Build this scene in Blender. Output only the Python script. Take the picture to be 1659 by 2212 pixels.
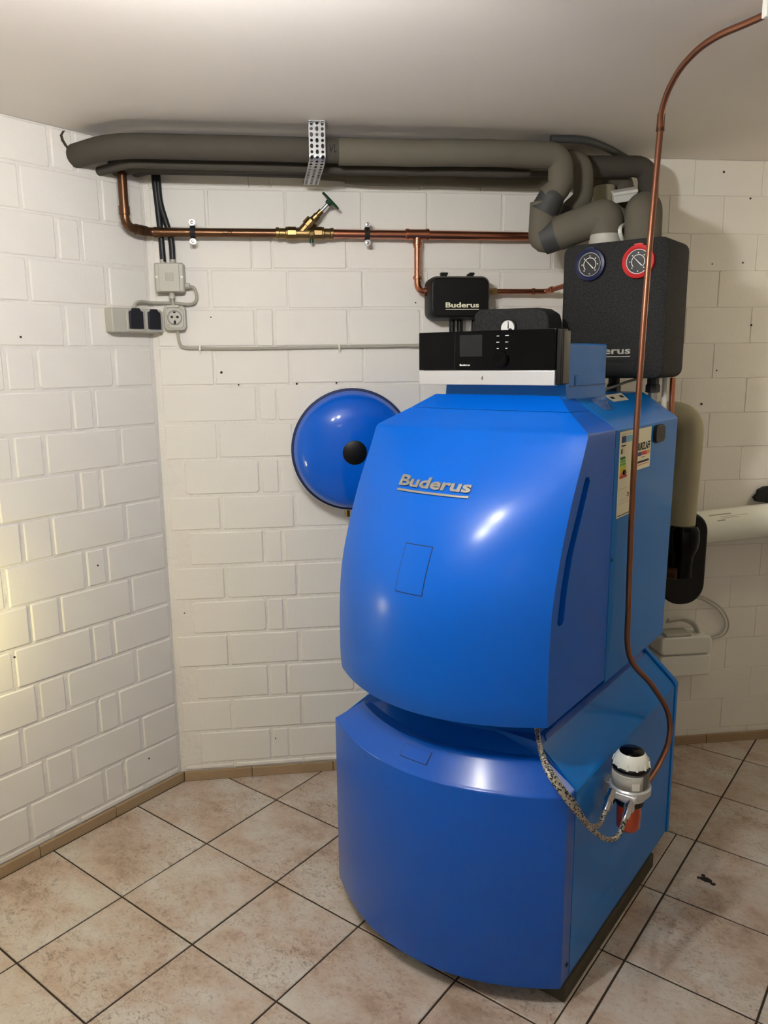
import bpy, bmesh, math, random
from mathutils import Vector, Matrix
random.seed(7)
R = math.radians
for o in list(bpy.data.objects): bpy.data.objects.remove(o)
scene = bpy.context.scene
C = scene.collection

# ---------------------------------------------------------------- camera
cam_d = bpy.data.cameras.new('camera'); cam = bpy.data.objects.new('camera', cam_d); C.objects.link(cam)
yaw, pitch, roll = 0.1204, 0.1929, -0.0109
fw = Vector((math.sin(yaw)*math.cos(pitch), math.cos(yaw)*math.cos(pitch), -math.sin(pitch)))
rt = Vector((math.cos(yaw), -math.sin(yaw), 0)); up = rt.cross(fw)
rt2 = math.cos(roll)*rt + math.sin(roll)*up; up2 = -math.sin(roll)*rt + math.cos(roll)*up
m = Matrix((rt2, up2, -fw)).transposed().to_4x4(); m.translation = Vector((0.434, -2.6885, 1.5082))
cam.matrix_world = m
cam_d.sensor_fit = 'VERTICAL'; cam_d.sensor_height = 36.0; cam_d.lens = 36.0*1674.6/2212
cam_d.clip_start = 0.05
scene.camera = cam

# ---------------------------------------------------------------- world, exposure
w = bpy.data.worlds.new('world'); scene.world = w; w.use_nodes = True
w.node_tree.nodes['Background'].inputs[0].default_value = (0.5, 0.5, 0.5, 1)
w.node_tree.nodes['Background'].inputs[1].default_value = 0.05
vs = scene.view_settings
vs.view_transform = 'Standard'; vs.look = 'None'; vs.gamma = 1.0; vs.use_curve_mapping = False
vs.exposure = 0.93
scene.cycles.max_bounces = 8; scene.cycles.use_light_tree = False; scene.cycles.adaptive_threshold = 0.02
LAMP_POS = (0.25, -1.60, 2.04); LAMP_STRENGTH = 370.0
GLOW_STRENGTH = 13.0
ROOM_STRENGTH = 3.0
RIGHT_FILL_STRENGTH = 26.0

# ---------------------------------------------------------------- frames and helpers
TH = R(44.25); SN, CS = math.sin(TH), math.cos(TH)
def B(v, u, z): return Vector((v*CS + u*SN, -v*SN + u*CS, z))     # boiler frame -> world
def lin(c): 
    return tuple(((x/255.0)/12.92 if x/255.0 <= 0.04045 else ((x/255.0+0.055)/1.055)**2.4) for x in c) + (1.0,)

def mat(name, rgb, rough=0.5, metal=0.0, coat=0.0, coat_rough=0.05, bump=0.0, bscale=60.0, bdist=0.002, var=0.0, vscale=8.0, rgb2=None, spec=None, emit=None, estr=0.0, trans=0.0, ior=1.45, alpha=1.0, detail=4.0):
    M = bpy.data.materials.new(name); M.use_nodes = True
    nt = M.node_tree; b = nt.nodes['Principled BSDF']
    b.inputs['Base Color'].default_value = lin(rgb); b.inputs['Roughness'].default_value = rough
    b.inputs['Metallic'].default_value = metal; b.inputs['Coat Weight'].default_value = coat
    b.inputs['Coat Roughness'].default_value = coat_rough
    b.inputs['Transmission Weight'].default_value = trans; b.inputs['IOR'].default_value = ior
    b.inputs['Alpha'].default_value = alpha
    if spec is not None: b.inputs['Specular IOR Level'].default_value = spec
    if emit: b.inputs['Emission Color'].default_value = lin(emit); b.inputs['Emission Strength'].default_value = estr
    tc = nt.nodes.new('ShaderNodeTexCoord')
    if bump:
        n = nt.nodes.new('ShaderNodeTexNoise'); n.inputs['Scale'].default_value = bscale; n.inputs['Detail'].default_value = detail
        bp = nt.nodes.new('ShaderNodeBump'); bp.inputs['Strength'].default_value = bump; bp.inputs['Distance'].default_value = bdist
        nt.links.new(tc.outputs['Object'], n.inputs['Vector']); nt.links.new(n.outputs[0], bp.inputs['Height'])
        nt.links.new(bp.outputs[0], b.inputs['Normal'])
    if rgb2:
        n2 = nt.nodes.new('ShaderNodeTexNoise'); n2.inputs['Scale'].default_value = vscale; n2.inputs['Detail'].default_value = 5
        rp = nt.nodes.new('ShaderNodeValToRGB'); rp.color_ramp.elements[0].position = 0.5-0.5*max(var, .05); rp.color_ramp.elements[1].position = 0.5+0.5*max(var, .05)
        rp.color_ramp.elements[0].color = lin(rgb); rp.color_ramp.elements[1].color = lin(rgb2)
        nt.links.new(tc.outputs['Object'], n2.inputs['Vector']); nt.links.new(n2.outputs[0], rp.inputs[0]); nt.links.new(rp.outputs[0], b.inputs['Base Color'])
    return M

M = {}
M['wall'] = mat('painted_brick', (224, 220, 213), 0.6, bump=0.3, bscale=90, bdist=0.002, rgb2=(229, 226, 219), var=0.5, vscale=5)
M['mortar'] = mat('painted_mortar', (222, 218, 211), 0.65, bump=0.8, bscale=45, bdist=0.008, rgb2=(228, 225, 218), var=0.5, vscale=9)
M['plain_wall'] = mat('painted_plaster', (216, 210, 198), 0.7, bump=0.3, bscale=40)
M['ceiling'] = mat('painted_ceiling', (220, 214, 208), 0.55, bump=0.16, bscale=16, bdist=0.005, rgb2=(226, 220, 214), var=0.6, vscale=3, detail=9)
M['grout'] = mat('dark_grout', (50, 40, 31), 0.9, bump=0.3)
M['skirting'] = mat('beige_skirting', (150, 126, 96), 0.5, rgb2=(164, 140, 110), var=0.6, vscale=12)
M['blue'] = mat('blue_paint', (0, 92, 198), 0.42, coat=0.35, coat_rough=0.20, spec=0.12)
M['blue_shaded'] = mat('blue_paint_gloss_shaded', (0, 80, 180), 0.36, coat=0.6, coat_rough=0.20, spec=0.12)  # lower casing paint, darkened to carry the dimmer light low down
M['blue_steel'] = mat('blue_sheet_steel', (0, 112, 200), 0.32, coat=0.22, coat_rough=0.05, spec=0.12)
M['seam'] = mat('blue_seam_shadow', (4, 30, 80), 0.6)
M['black'] = mat('black_plastic', (9, 9, 10), 0.42, spec=0.3)
M['black_glass'] = mat('black_glass', (4, 4, 5), 0.07, spec=0.16)
M['screen'] = mat('grey_display', (30, 31, 33), 0.12, spec=0.3)
M['epp'] = mat('black_foam', (14, 14, 14), 0.8, bump=0.5, bscale=260, bdist=0.0015, rgb2=(38, 38, 38), var=0.25, vscale=210)
M['silver'] = mat('brushed_silver', (205, 206, 208), 0.38, metal=0.55)
M['logo'] = mat('satin_silver_logo', (170, 168, 160), 0.35, metal=0.6)
M['cream'] = mat('cream_lettering', (235, 232, 205), 0.5)
M['white'] = mat('white_plastic', (222, 221, 214), 0.4)
M['white_gloss'] = mat('white_pipe_plastic', (232, 234, 224), 0.22, coat=0.3)
M['grey_plastic'] = mat('grey_plastic', (178, 176, 166), 0.45)
M['grey_cable'] = mat('grey_cable', (165, 162, 150), 0.5)
M['dark_flap'] = mat('dark_blue_flap', (24, 27, 36), 0.4)
M['insul'] = mat('grey_pipe_insulation', (88, 83, 72), 0.85, bump=0.25, bscale=120, bdist=0.001, rgb2=(97, 92, 80), var=0.7, vscale=10)
M['insul_dark'] = mat('dark_pipe_insulation', (62, 58, 51), 0.85, bump=0.25, bscale=120, bdist=0.001, rgb2=(70, 66, 58), var=0.7, vscale=10)
M['tape'] = mat('dark_grey_tape', (58, 58, 58), 0.6)
M['insul_beige'] = mat('beige_pipe_insulation', (150, 143, 118), 0.75, rgb2=(160, 153, 128), var=0.7, vscale=9)
M['copper'] = mat('new_copper', (192, 128, 100), 0.26, metal=0.95, rgb2=(170, 106, 80), var=0.8, vscale=14)
M['copper_old'] = mat('old_copper', (108, 78, 54), 0.32, metal=0.8, rgb2=(88, 60, 42), var=0.8, vscale=14)
M['copper_oil'] = mat('dull_copper', (146, 98, 75), 0.36, metal=0.8, rgb2=(124, 81, 62), var=0.8, vscale=9)
M['brass'] = mat('brass', (132, 110, 72), 0.34, metal=0.95)
M['green'] = mat('green_handwheel', (12, 52, 34), 0.4)
M['steel'] = mat('galvanised_steel', (176, 178, 180), 0.35, metal=0.9)
M['chrome'] = mat('chrome', (210, 210, 212), 0.15, metal=1.0)
M['rubber'] = mat('black_rubber', (18, 18, 18), 0.7)
M['conduit'] = mat('black_conduit', (22, 23, 27), 0.45)
M['red_ring'] = mat('red_ring', (196, 38, 40), 0.4)
M['blue_ring'] = mat('navy_ring', (16, 24, 64), 0.35)
M['dial_black'] = mat('black_dial', (36, 37, 38), 0.3)
M['dial_white'] = mat('white_dial', (232, 232, 228), 0.4)
M['mark_white'] = mat('white_marks', (236, 236, 232), 0.5)
M['ink'] = mat('black_ink', (16, 16, 16), 0.7)
M['paper'] = mat('cream_label_paper', (236, 232, 204), 0.5)
M['paper_white'] = mat('white_label_paper', (226, 224, 208), 0.5)
M['amber'] = mat('orange_plastic_cup', (196, 66, 18), 0.25, coat=0.5, trans=0.25)
M['clear'] = mat('clear_plastic', (235, 235, 235), 0.08, trans=0.85, ior=1.3)
M['concrete'] = mat('dark_concrete', (58, 54, 44), 0.9, bump=0.6, bscale=60, rgb2=(74, 69, 56), var=0.8, vscale=14)
M['vessel_blue'] = mat('blue_vessel_paint', (0, 88, 200), 0.3, coat=0.6, coat_rough=0.06, spec=0.12)
M['foil'] = mat('crumpled_foil', (225, 230, 238), 0.08, trans=0.92, ior=1.25)
for nm, c in (('l_navy', (40, 42, 110)), ('l_sky', (120, 190, 222)), ('l_g1', (20, 120, 50)), ('l_g2', (120, 190, 60)), ('l_y1', (214, 216, 40)), ('l_y2', (240, 210, 40)), ('l_o', (236, 150, 60)), ('l_r', (206, 52, 44))):
    M[nm] = mat(nm, c, 0.5)

def tile_mat():
    Mt = bpy.data.materials.new('mottled_floor_tile'); Mt.use_nodes = True
    nt = Mt.node_tree; b = nt.nodes['Principled BSDF']; L = nt.links.new
    tc = nt.nodes.new('ShaderNodeTexCoord'); oi = nt.nodes.new('ShaderNodeObjectInfo')
    ml = nt.nodes.new('ShaderNodeVectorMath'); ml.operation = 'SCALE'; ml.inputs[0].default_value = (37, 91, 53); L(oi.outputs['Random'], ml.inputs['Scale'])
    ad = nt.nodes.new('ShaderNodeVectorMath'); L(tc.outputs['Object'], ad.inputs[0]); L(ml.outputs[0], ad.inputs[1])
    st = nt.nodes.new('ShaderNodeMapping'); st.inputs['Scale'].default_value = (1.0, 1.35, 1); st.inputs['Rotation'].default_value = (0, 0, 0.5); L(ad.outputs[0], st.inputs[0])
    n1 = nt.nodes.new('ShaderNodeTexNoise'); n1.inputs['Scale'].default_value = 5.0; n1.inputs['Detail'].default_value = 9; n1.inputs['Roughness'].default_value = 0.7; n1.inputs['Distortion'].default_value = 0.25; L(st.outputs[0], n1.inputs[0])
    r1 = nt.nodes.new('ShaderNodeValToRGB'); e = r1.color_ramp.elements
    e[0].position = 0.30; e[0].color = lin((156, 134, 117)); e[1].position = 0.66; e[1].color = lin((200, 194, 186))
    x = e.new(0.45); x.color = lin((184, 165, 150)); x = e.new(0.54); x.color = lin((192, 181, 170))
    L(n1.outputs[0], r1.inputs[0])
    n2 = nt.nodes.new('ShaderNodeTexNoise'); n2.inputs['Scale'].default_value = 60; n2.inputs['Detail'].default_value = 9; n2.inputs['Roughness'].default_value = 0.75; n2.inputs['Distortion'].default_value = 1.2; L(st.outputs[0], n2.inputs[0])
    r2 = nt.nodes.new('ShaderNodeValToRGB'); r2.color_ramp.elements[0].position = 0.36; r2.color_ramp.elements[0].color = (0.42, 0.38, 0.35, 1); r2.color_ramp.elements[1].position = 0.5; r2.color_ramp.elements[1].color = (1, 1, 1, 1)
    L(n2.outputs[0], r2.inputs[0])
    n3 = nt.nodes.new('ShaderNodeTexNoise'); n3.inputs['Scale'].default_value = 3.0; n3.inputs['Detail'].default_value = 3; L(ad.outputs[0], n3.inputs[0])
    r3 = nt.nodes.new('ShaderNodeValToRGB'); r3.color_ramp.elements[0].position = 0.42; r3.color_ramp.elements[1].position = 0.62; r3.color_ramp.elements[0].color = (0.35,)*3+(1,); r3.color_ramp.elements[1].color = (1.0,)*3+(1,)
    L(n3.outputs[0], r3.inputs[0])
    mx = nt.nodes.new('ShaderNodeMix'); mx.data_type = 'RGBA'; mx.blend_type = 'MULTIPLY'
    L(r3.outputs[0], mx.inputs[0]); L(r1.outputs[0], mx.inputs[6]); L(r2.outputs[0], mx.inputs[7]); L(mx.outputs[2], b.inputs['Base Color'])
    b.inputs['Roughness'].default_value = 0.42
    bp = nt.nodes.new('ShaderNodeBump'); bp.inputs['Strength'].default_value = 0.25; bp.inputs['Distance'].default_value = 0.001; L(n2.outputs[0], bp.inputs['Height']); L(bp.outputs[0], b.inputs['Normal'])
    return Mt
M['tile'] = tile_mat()

def braid_mat():
    Mt = bpy.data.materials.new('braided_steel_hose'); Mt.use_nodes = True
    nt = Mt.node_tree; b = nt.nodes['Principled BSDF']; L = nt.links.new
    tc = nt.nodes.new('ShaderNodeTexCoord')
    n = nt.nodes.new('ShaderNodeTexVoronoi'); n.inputs['Scale'].default_value = 300; L(tc.outputs['Object'], n.inputs['Vector'])
    rp = nt.nodes.new('ShaderNodeValToRGB'); rp.color_ramp.interpolation = 'CONSTANT'
    e = rp.color_ramp.elements; e[0].position = 0; e[0].color = lin((40, 40, 40)); e[1].position = 0.34; e[1].color = lin((176, 172, 160))
    x = e.new(0.84); x.color = lin((150, 60, 50)); x = e.new(0.88); x.color = lin((205, 202, 190))
    L(n.outputs['Color'], rp.inputs[0]); L(rp.outputs[0], b.inputs['Base Color'])
    b.inputs['Metallic'].default_value = 0.6; b.inputs['Roughness'].default_value = 0.35
    bp = nt.nodes.new('ShaderNodeBump'); bp.inputs['Strength'].default_value = 0.6; bp.inputs['Distance'].default_value = 0.002; L(n.outputs['Distance'], bp.inputs['Height']); L(bp.outputs[0], b.inputs['Normal'])
    return Mt
M['braid'] = braid_mat()

def round_path(pts, r, seg=7):
    pts = [Vector(p) for p in pts]; out = [pts[0]]
    for a, b, c in zip(pts, pts[1:], pts[2:]):
        d1 = (a-b); d2 = (c-b); l = min(d1.length*0.49, d2.length*0.49)
        d1.normalize(); d2.normalize(); ang = d1.angle(d2)
        t = min(r/max(math.tan(ang/2), 1e-3), l)
        p0 = b+d1*t; p1 = b+d2*t
        for i in range(seg+1):
            s = i/seg; out.append((1-s)**2*p0 + 2*s*(1-s)*b + s*s*p1)
    out.append(pts[-1]); return out
def smooth_path(pts, n=6):
    pts = [Vector(p) for p in pts]; P = [pts[0]*2-pts[1]]+pts+[pts[-1]*2-pts[-2]]; out = []
    for i in range(1, len(P)-2):
        p0, p1, p2, p3 = P[i-1:i+3]
        for k in range(n):
            t = k/n; out.append(0.5*((2*p1)+(p2-p0)*t+(2*p0-5*p1+4*p2-p3)*t*t+(3*p1-p0-3*p2+p3)*t**3))
    out.append(pts[-1]); return out

class MB:
    def __init__(s): s.v = []; s.f = []
    def add(s, vs, fs):
        o = len(s.v); s.v += [Vector(x) for x in vs]; s.f += [[i+o for i in f] for f in fs]; return s
    def box(s, a, b):
        (x0, y0, z0), (x1, y1, z1) = a, b
        return s.add([(x0,y0,z0),(x1,y0,z0),(x1,y1,z0),(x0,y1,z0),(x0,y0,z1),(x1,y0,z1),(x1,y1,z1),(x0,y1,z1)],
                     [[0,3,2,1],[4,5,6,7],[0,1,5,4],[1,2,6,5],[2,3,7,6],[3,0,4,7]])
    def tube(s, path, r, n=16, cap=True):
        path = [Vector(p) for p in path]
        q = [path[0]]; rr = [r[0] if isinstance(r, list) else r]
        for i, p in enumerate(path[1:]):
            if (p-q[-1]).length > 1e-5: q.append(p); rr.append(r[i+1] if isinstance(r, list) else r)
        path = q; T = []
        for i in range(len(path)):
            a = path[max(i-1, 0)]; b = path[min(i+1, len(path)-1)]; T.append((b-a).normalized())
        ref = Vector((0, 0, 1)) if abs(T[0].z) < 0.9 else Vector((1, 0, 0))
        N = (ref - T[0]*ref.dot(T[0])).normalized(); vs = []
        for i, p in enumerate(path):
            N = (N - T[i]*N.dot(T[i])).normalized(); Bn = T[i].cross(N)
            for k in range(n):
                a = 2*math.pi*k/n; vs.append(p + (N*math.cos(a)+Bn*math.sin(a))*rr[i])
        fs = []
        for i in range(len(path)-1):
            for k in range(n):
                k2 = (k+1) % n; fs.append([i*n+k, i*n+k2, (i+1)*n+k2, (i+1)*n+k])
        if cap: fs.append(list(range(n))[::-1]); fs.append([(len(path)-1)*n+k for k in range(n)])
        return s.add(vs, fs)
    def lathe(s, org, axis, prof, n=32):     # prof: list of (radius, height along axis); closes at r=0
        org = Vector(org); ax = Vector(axis).normalized()
        ref = Vector((0, 0, 1)) if abs(ax.z) < 0.9 else Vector((1, 0, 0))
        N = (ref - ax*ref.dot(ax)).normalized(); Bn = ax.cross(N); vs = []; fs = []
        for (r, h) in prof:
            for k in range(n):
                a = 2*math.pi*k/n; vs.append(org+ax*h+(N*math.cos(a)+Bn*math.sin(a))*max(r, 1e-5))
        for i in range(len(prof)-1):
            for k in range(n):
                k2 = (k+1) % n; fs.append([i*n+k, i*n+k2, (i+1)*n+k2, (i+1)*n+k])
        if prof[0][0] > 1e-4: fs.append(list(range(n))[::-1])
        if prof[-1][0] > 1e-4: fs.append([(len(prof)-1)*n+k for k in range(n)])
        return s.add(vs, fs)
    def cyl(s, p, q, r, n=24): 
        p = Vector(p); q = Vector(q); return s.lathe(p, q-p, [(r, 0), (r, (q-p).length)], n)
    def prism(s, poly, f0, f1):      # poly 2D list; f0/f1 map (a,b) -> 3D
        n = len(poly); vs = [f0(*p) for p in poly]+[f1(*p) for p in poly]
        return s.add(vs, [list(range(n))[::-1], list(range(n, 2*n))]+[[i, (i+1) % n, n+(i+1) % n, n+i] for i in range(n)])
    def grid(s, rows, flip=False):
        n = len(rows[0]); vs = [p for r in rows for p in r]; fs = []
        for i in range(len(rows)-1):
            for k in range(n-1):
                f = [i*n+k, i*n+k+1, (i+1)*n+k+1, (i+1)*n+k]; fs.append(f[::-1] if flip else f)
        return s.add(vs, fs)

class Thing:
    def __init__(s, name, base, frame='W'):
        s.base = Vector(base); s.frame = frame
        s.o = bpy.data.objects.new(name, None); s.o.empty_display_size = 0.05; C.objects.link(s.o)
        s.place(s.o)
    def place(s, o):
        if s.frame == 'B': o.location = B(*s.base); o.rotation_euler = (0, 0, -TH)
        else: o.location = s.base
def finish(me, smooth=35):
    bm = bmesh.new(); bm.from_mesh(me); bmesh.ops.recalc_face_normals(bm, faces=bm.faces); bm.to_mesh(me); bm.free()
    if smooth:
        me.shade_smooth(); me.set_sharp_from_angle(angle=R(smooth))
def mesh_of(mb, name, base, mt, smooth=35):
    me = bpy.data.meshes.new(name); me.from_pydata([v-base for v in mb.v], [], mb.f); me.update()
    finish(me, smooth); me.materials.append(mt); return me
def add_bevel(o, w, seg=3):
    if w:
        b = o.modifiers.new('Bevel', 'BEVEL'); b.width = w; b.segments = seg; b.limit_method = 'ANGLE'; b.angle_limit = R(40); b.harden_normals = False
def part(mb, name, mt, th, parent=None, bevel=0.0, smooth=35, label=None, seg=3):
    o = bpy.data.objects.new(name, mesh_of(mb, name, th.base, mt, smooth)); C.objects.link(o)
    o.parent = parent or th.o; add_bevel(o, bevel, seg)
    if label: o['label'] = label
    return o
def tag(o, label, cat, group=None):
    o = o.o if isinstance(o, Thing) else o
    o['label'] = label; o['category'] = cat
    if group: o['group'] = group
    return o
def thing(name, base, label, cat, frame='W', group=None):
    t = Thing(name, base, frame); tag(t, label, cat, group); return t
def single(mb, name, mt, base, label, cat, frame='W', group=None, bevel=0.0, smooth=35):
    s = Thing.__new__(Thing); s.base = Vector(base); s.frame = frame
    o = bpy.data.objects.new(name, mesh_of(mb, name, s.base, mt, smooth)); C.objects.link(o); s.place(o); s.o = o
    add_bevel(o, bevel); tag(o, label, cat, group); return s
def struct(mb, name, mt, base=(0, 0, 0), frame='W', smooth=0):
    s = Thing.__new__(Thing); s.base = Vector(base); s.frame = frame
    o = bpy.data.objects.new(name, mesh_of(mb, name, s.base, mt, smooth)); C.objects.link(o); s.place(o); s.o = o
    o['kind'] = 'structure'; return s
def rounded_rect(x0, x1, y0, y1, r, n=5):
    out = []
    for cx, cy, a0 in ((x1-r, y1-r, 0), (x0+r, y1-r, 90), (x0+r, y0+r, 180), (x1-r, y0+r, 270)):
        for i in range(n+1):
            a = R(a0+90*i/n); out.append((cx+r*math.cos(a), cy+r*math.sin(a)))
    return out
def text_geo(s, bold=0.0, extrude=0.02, shear=0.0, res=3):
    """text as verts (x,y,z) with x in 0..1 (width normalised), y height in the same unit ratio, and faces"""
    cu = bpy.data.curves.new('t', 'FONT'); cu.body = s; cu.size = 1; cu.offset = bold; cu.extrude = extrude; cu.shear = shear; cu.resolution_u = res
    ob = bpy.data.objects.new('t', cu); C.objects.link(ob); bpy.context.view_layer.update()
    dg = bpy.context.evaluated_depsgraph_get(); me = bpy.data.meshes.new_from_object(ob.evaluated_get(dg))
    vs = [v.co.copy() for v in me.vertices]; fs = [list(p.vertices) for p in me.polygons]
    bpy.data.objects.remove(ob); bpy.data.curves.remove(cu); bpy.data.meshes.remove(me)
    x0 = min(v.x for v in vs); x1 = max(v.x for v in vs); y0 = min(v.y for v in vs); y1 = max(v.y for v in vs)
    return [((v.x-x0)/(x1-x0), (v.y-y0)/(y1-y0), v.z) for v in vs], fs
def text_mb(s, fn, bold=0.0, shear=0.0, res=3):      # fn(x01, y01, side) side=-1 back, +1 front
    vs, fs = text_geo(s, bold, 0.02, shear, res)
    return MB().add([fn(x, y, 1 if z > 0 else -1) for x, y, z in vs], fs)

# ================================================================ SETTING
HC = 2.175
LW = 2.4   # length of the diagonal left wall
c_left = B(0, -LW, 0)
RX, FY = 3.0, -3.5
# floor
poly = [(0, 0), (c_left.x, c_left.y), (c_left.x, FY), (RX, FY), (RX, 0)]
fl = MB().prism(poly, lambda a, b: (a, b, -0.06), lambda a, b: (a, b, -0.003))
floor = struct(fl, 'floor', M['grout'], (0, 0, 0), 'W')
TS, TX, TY = 0.3116, 0.3742, -0.2007
def clip(poly, f):
    out = []
    for a, b in zip(poly, poly[1:]+poly[:1]):
        fa, fb = f(a), f(b)
        if fa >= 0: out.append(a)
        if fa*fb < 0:
            t = fa/(fa-fb); out.append((a[0]+(b[0]-a[0])*t, a[1]+(b[1]-a[1])*t))
    return out
def tile(poly):
    poly = clip(poly, lambda p: p[0]-0.014)                                   # left wall
    if len(poly) >= 3: poly = clip(poly, lambda p: p[0]*SN-p[1]*CS-0.012)     # back wall (y<0)
    if len(poly) >= 3: poly = clip(poly, lambda p: B(p[0], p[1], 0).y-FY)
    if len(poly) >= 3: poly = clip(poly, lambda p: RX-B(p[0], p[1], 0).x)
    if len(poly) >= 3: poly = clip(poly, lambda p: B(p[0], p[1], 0).x-c_left.x)
    if len(poly) < 3: return
    area = 0.5*abs(sum(a[0]*b[1]-b[0]*a[1] for a, b in zip(poly, poly[1:]+poly[:1])))
    if area < 4e-4: return
    cx = sum(p[0] for p in poly)/len(poly); cy = sum(p[1] for p in poly)/len(poly)
    n = len(poly); dz = random.uniform(-0.0006, 0.0003)
    ins = [(p[0]+(cx-p[0])*0.012, p[1]+(cy-p[1])*0.012) for p in poly]
    vs = [(p[0], p[1], -0.004) for p in poly]+[(p[0], p[1], -0.0012+dz) for p in poly]+[(p[0], p[1], dz) for p in ins]
    fs = [list(range(2*n, 3*n))]
    for k in range(2):
        fs += [[k*n+i, k*n+(i+1) % n, (k+1)*n+(i+1) % n, (k+1)*n+i] for i in range(n)]
    c = Vector((cx, cy, 0)); me = bpy.data.meshes.new('floor_tile'); me.from_pydata([Vector(v)-c for v in vs], [], fs); finish(me, 0)
    me.materials.append(M['tile']); o = bpy.data.objects.new('floor_tile', me); C.objects.link(o)
    o.parent = floor.o; o.location = B(cx, cy, 0); o.rotation_euler = (0, 0, -TH)
g = 0.0027
for i in range(-2, 16):
    for j in range(-14, 12):
        v0, v1 = TX+TS*i+g, TX+TS*(i+1)-g
        if i == -2: continue
        if i == -1: v0 = 0.0
        u0, u1 = TY+TS*j+g, TY+TS*(j+1)-g
        if B((v0+v1)/2, (u0+u1)/2, 0).y < FY-0.4 or B((v0+v1)/2, (u0+u1)/2, 0).x > RX+0.4: continue
        if i == 3 and -2 <= j <= 2:
            tile([(v0, u0), (1.5585, u0), (1.5585, u1), (v0, u1)]); tile([(1.5625, u0), (v1, u0), (v1, u1), (1.5625, u1)])
        else: tile([(v0, u0), (v1, u0), (v1, u1), (v0, u1)])
# dark blot on a tile
st = MB()
for c, rs, k in (((1.700, 0.556), (0.021, 0.010), 12), ((1.688, 0.571), (0.006, 0.005), 8), ((1.722, 0.548), (0.008, 0.006), 8), ((1.679, 0.553), (0.004, 0.006), 7)):
    pl = [(c[0]+rs[0]*math.cos(2*math.pi*q/k)*random.uniform(.75, 1.15), c[1]+rs[1]*math.sin(2*math.pi*q/k)*random.uniform(.7, 1.2)) for q in range(k)]
    st.prism(pl, lambda a, b: B(a, b, 0.0), lambda a, b: B(a, b, 0.0012))
o = part(st, 'dirt_blot', M['ink'], floor, smooth=0)
# ceiling
ceiling = struct(MB().prism(poly, lambda a, b: (a, b, HC), lambda a, b: (a, b, HC+0.1)), 'ceiling', M['ceiling'])
# backing walls (mortar face recessed behind the bricks)
REC = 0.0036
wall_back = struct(MB().box((-0.02, REC, -0.06), (RX+0.1, 0.16, HC+0.02)), 'wall_back', M['mortar'], (1.5, 0.0, 0))
wall_left = struct(MB().box((-0.16, -LW, -0.06), (-REC, 0.15, HC+0.02)), 'wall_left', M['mortar'], (0, -LW/2, 0), 'B')
wall_right = struct(MB().box((RX, FY, -0.06), (RX+0.1, 0.0, HC+0.02)), 'wall_right', M['plain_wall'], (RX, FY/2, 0))
wall_front = struct(MB().box((c_left.x-0.1, FY-0.1, -0.06), (RX+0.1, FY, HC+0.02)), 'wall_front', M['plain_wall'], (0, FY, 0))
wall_side = struct(MB().box((c_left.x-0.1, FY, -0.06), (c_left.x, c_left.y+0.0, HC+0.02)), 'wall_left_rear', M['plain_wall'], (c_left.x, FY/2, 0))

def brick(wall, a0, a1, z0, z1, front, proud, jit=1.0, bev=1.0):
    """front(a, d, z) -> frame point at distance d in front of the mortar plane"""
    j = lambda s=0.0022: random.uniform(-s, s)*jit
    a0 += j(); a1 += j(); z0 += j(0.0015); z1 += j(0.0015)
    if a1-a0 < 0.015: return
    c = random.uniform(0.0012, 0.0035) if random.random() < 0.8 else random.uniform(0.004, 0.008)
    c = min(c, (a1-a0)*0.2)
    def octa(i, cc):
        x0, x1, y0, y1 = a0+i, a1-i, z0+i, z1-i
        return [(x0+cc, y0), (x1-cc, y0), (x1, y0+cc), (x1, y1-cc), (x1-cc, y1), (x0+cc, y1), (x0, y1-cc), (x0, y0+cc)]
    rings = [(octa(-0.0012, c), -0.001), (octa(0.0008, c), proud*0.6), (octa(0.0034*bev, c), proud)]
    dz = random.uniform(-0.0012, 0.0008)*jit; tl = random.uniform(-0.008, 0.008)*jit; tz = random.uniform(-0.01, 0.01)*jit
    ac, zc = (a0+a1)/2, (z0+z1)/2
    vs = []
    for k, (rg, d) in enumerate(rings):
        for (a, z) in rg: vs.append(front(a, d+(dz+tl*(a-ac)+tz*(z-zc) if k else 0), z))
    fs = [list(range(16, 24))]
    for k in range(2): fs += [[k*8+i, k*8+(i+1) % 8, (k+1)*8+(i+1) % 8, (k+1)*8+i] for i in range(8)]
    mb = MB().add(vs, fs); ctr = Vector(front(ac, 0, zc))
    me = bpy.data.meshes.new('brick'); me.from_pydata([v-ctr for v in mb.v], [], mb.f); finish(me, 0); me.materials.append(M['wall'])
    o = bpy.data.objects.new('brick', me); C.objects.link(o); o.parent = wall.o; o.location = ctr-wall.base
Z0, CH = 0.057, 0.125
def courses():
    for i in range(-1, 18):
        za, zb = Z0+CH*i, Z0+CH*(i+1)
        za, zb = max(za, 0.03), min(zb, HC)
        if zb-za > 0.02: yield i, za, zb
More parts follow.
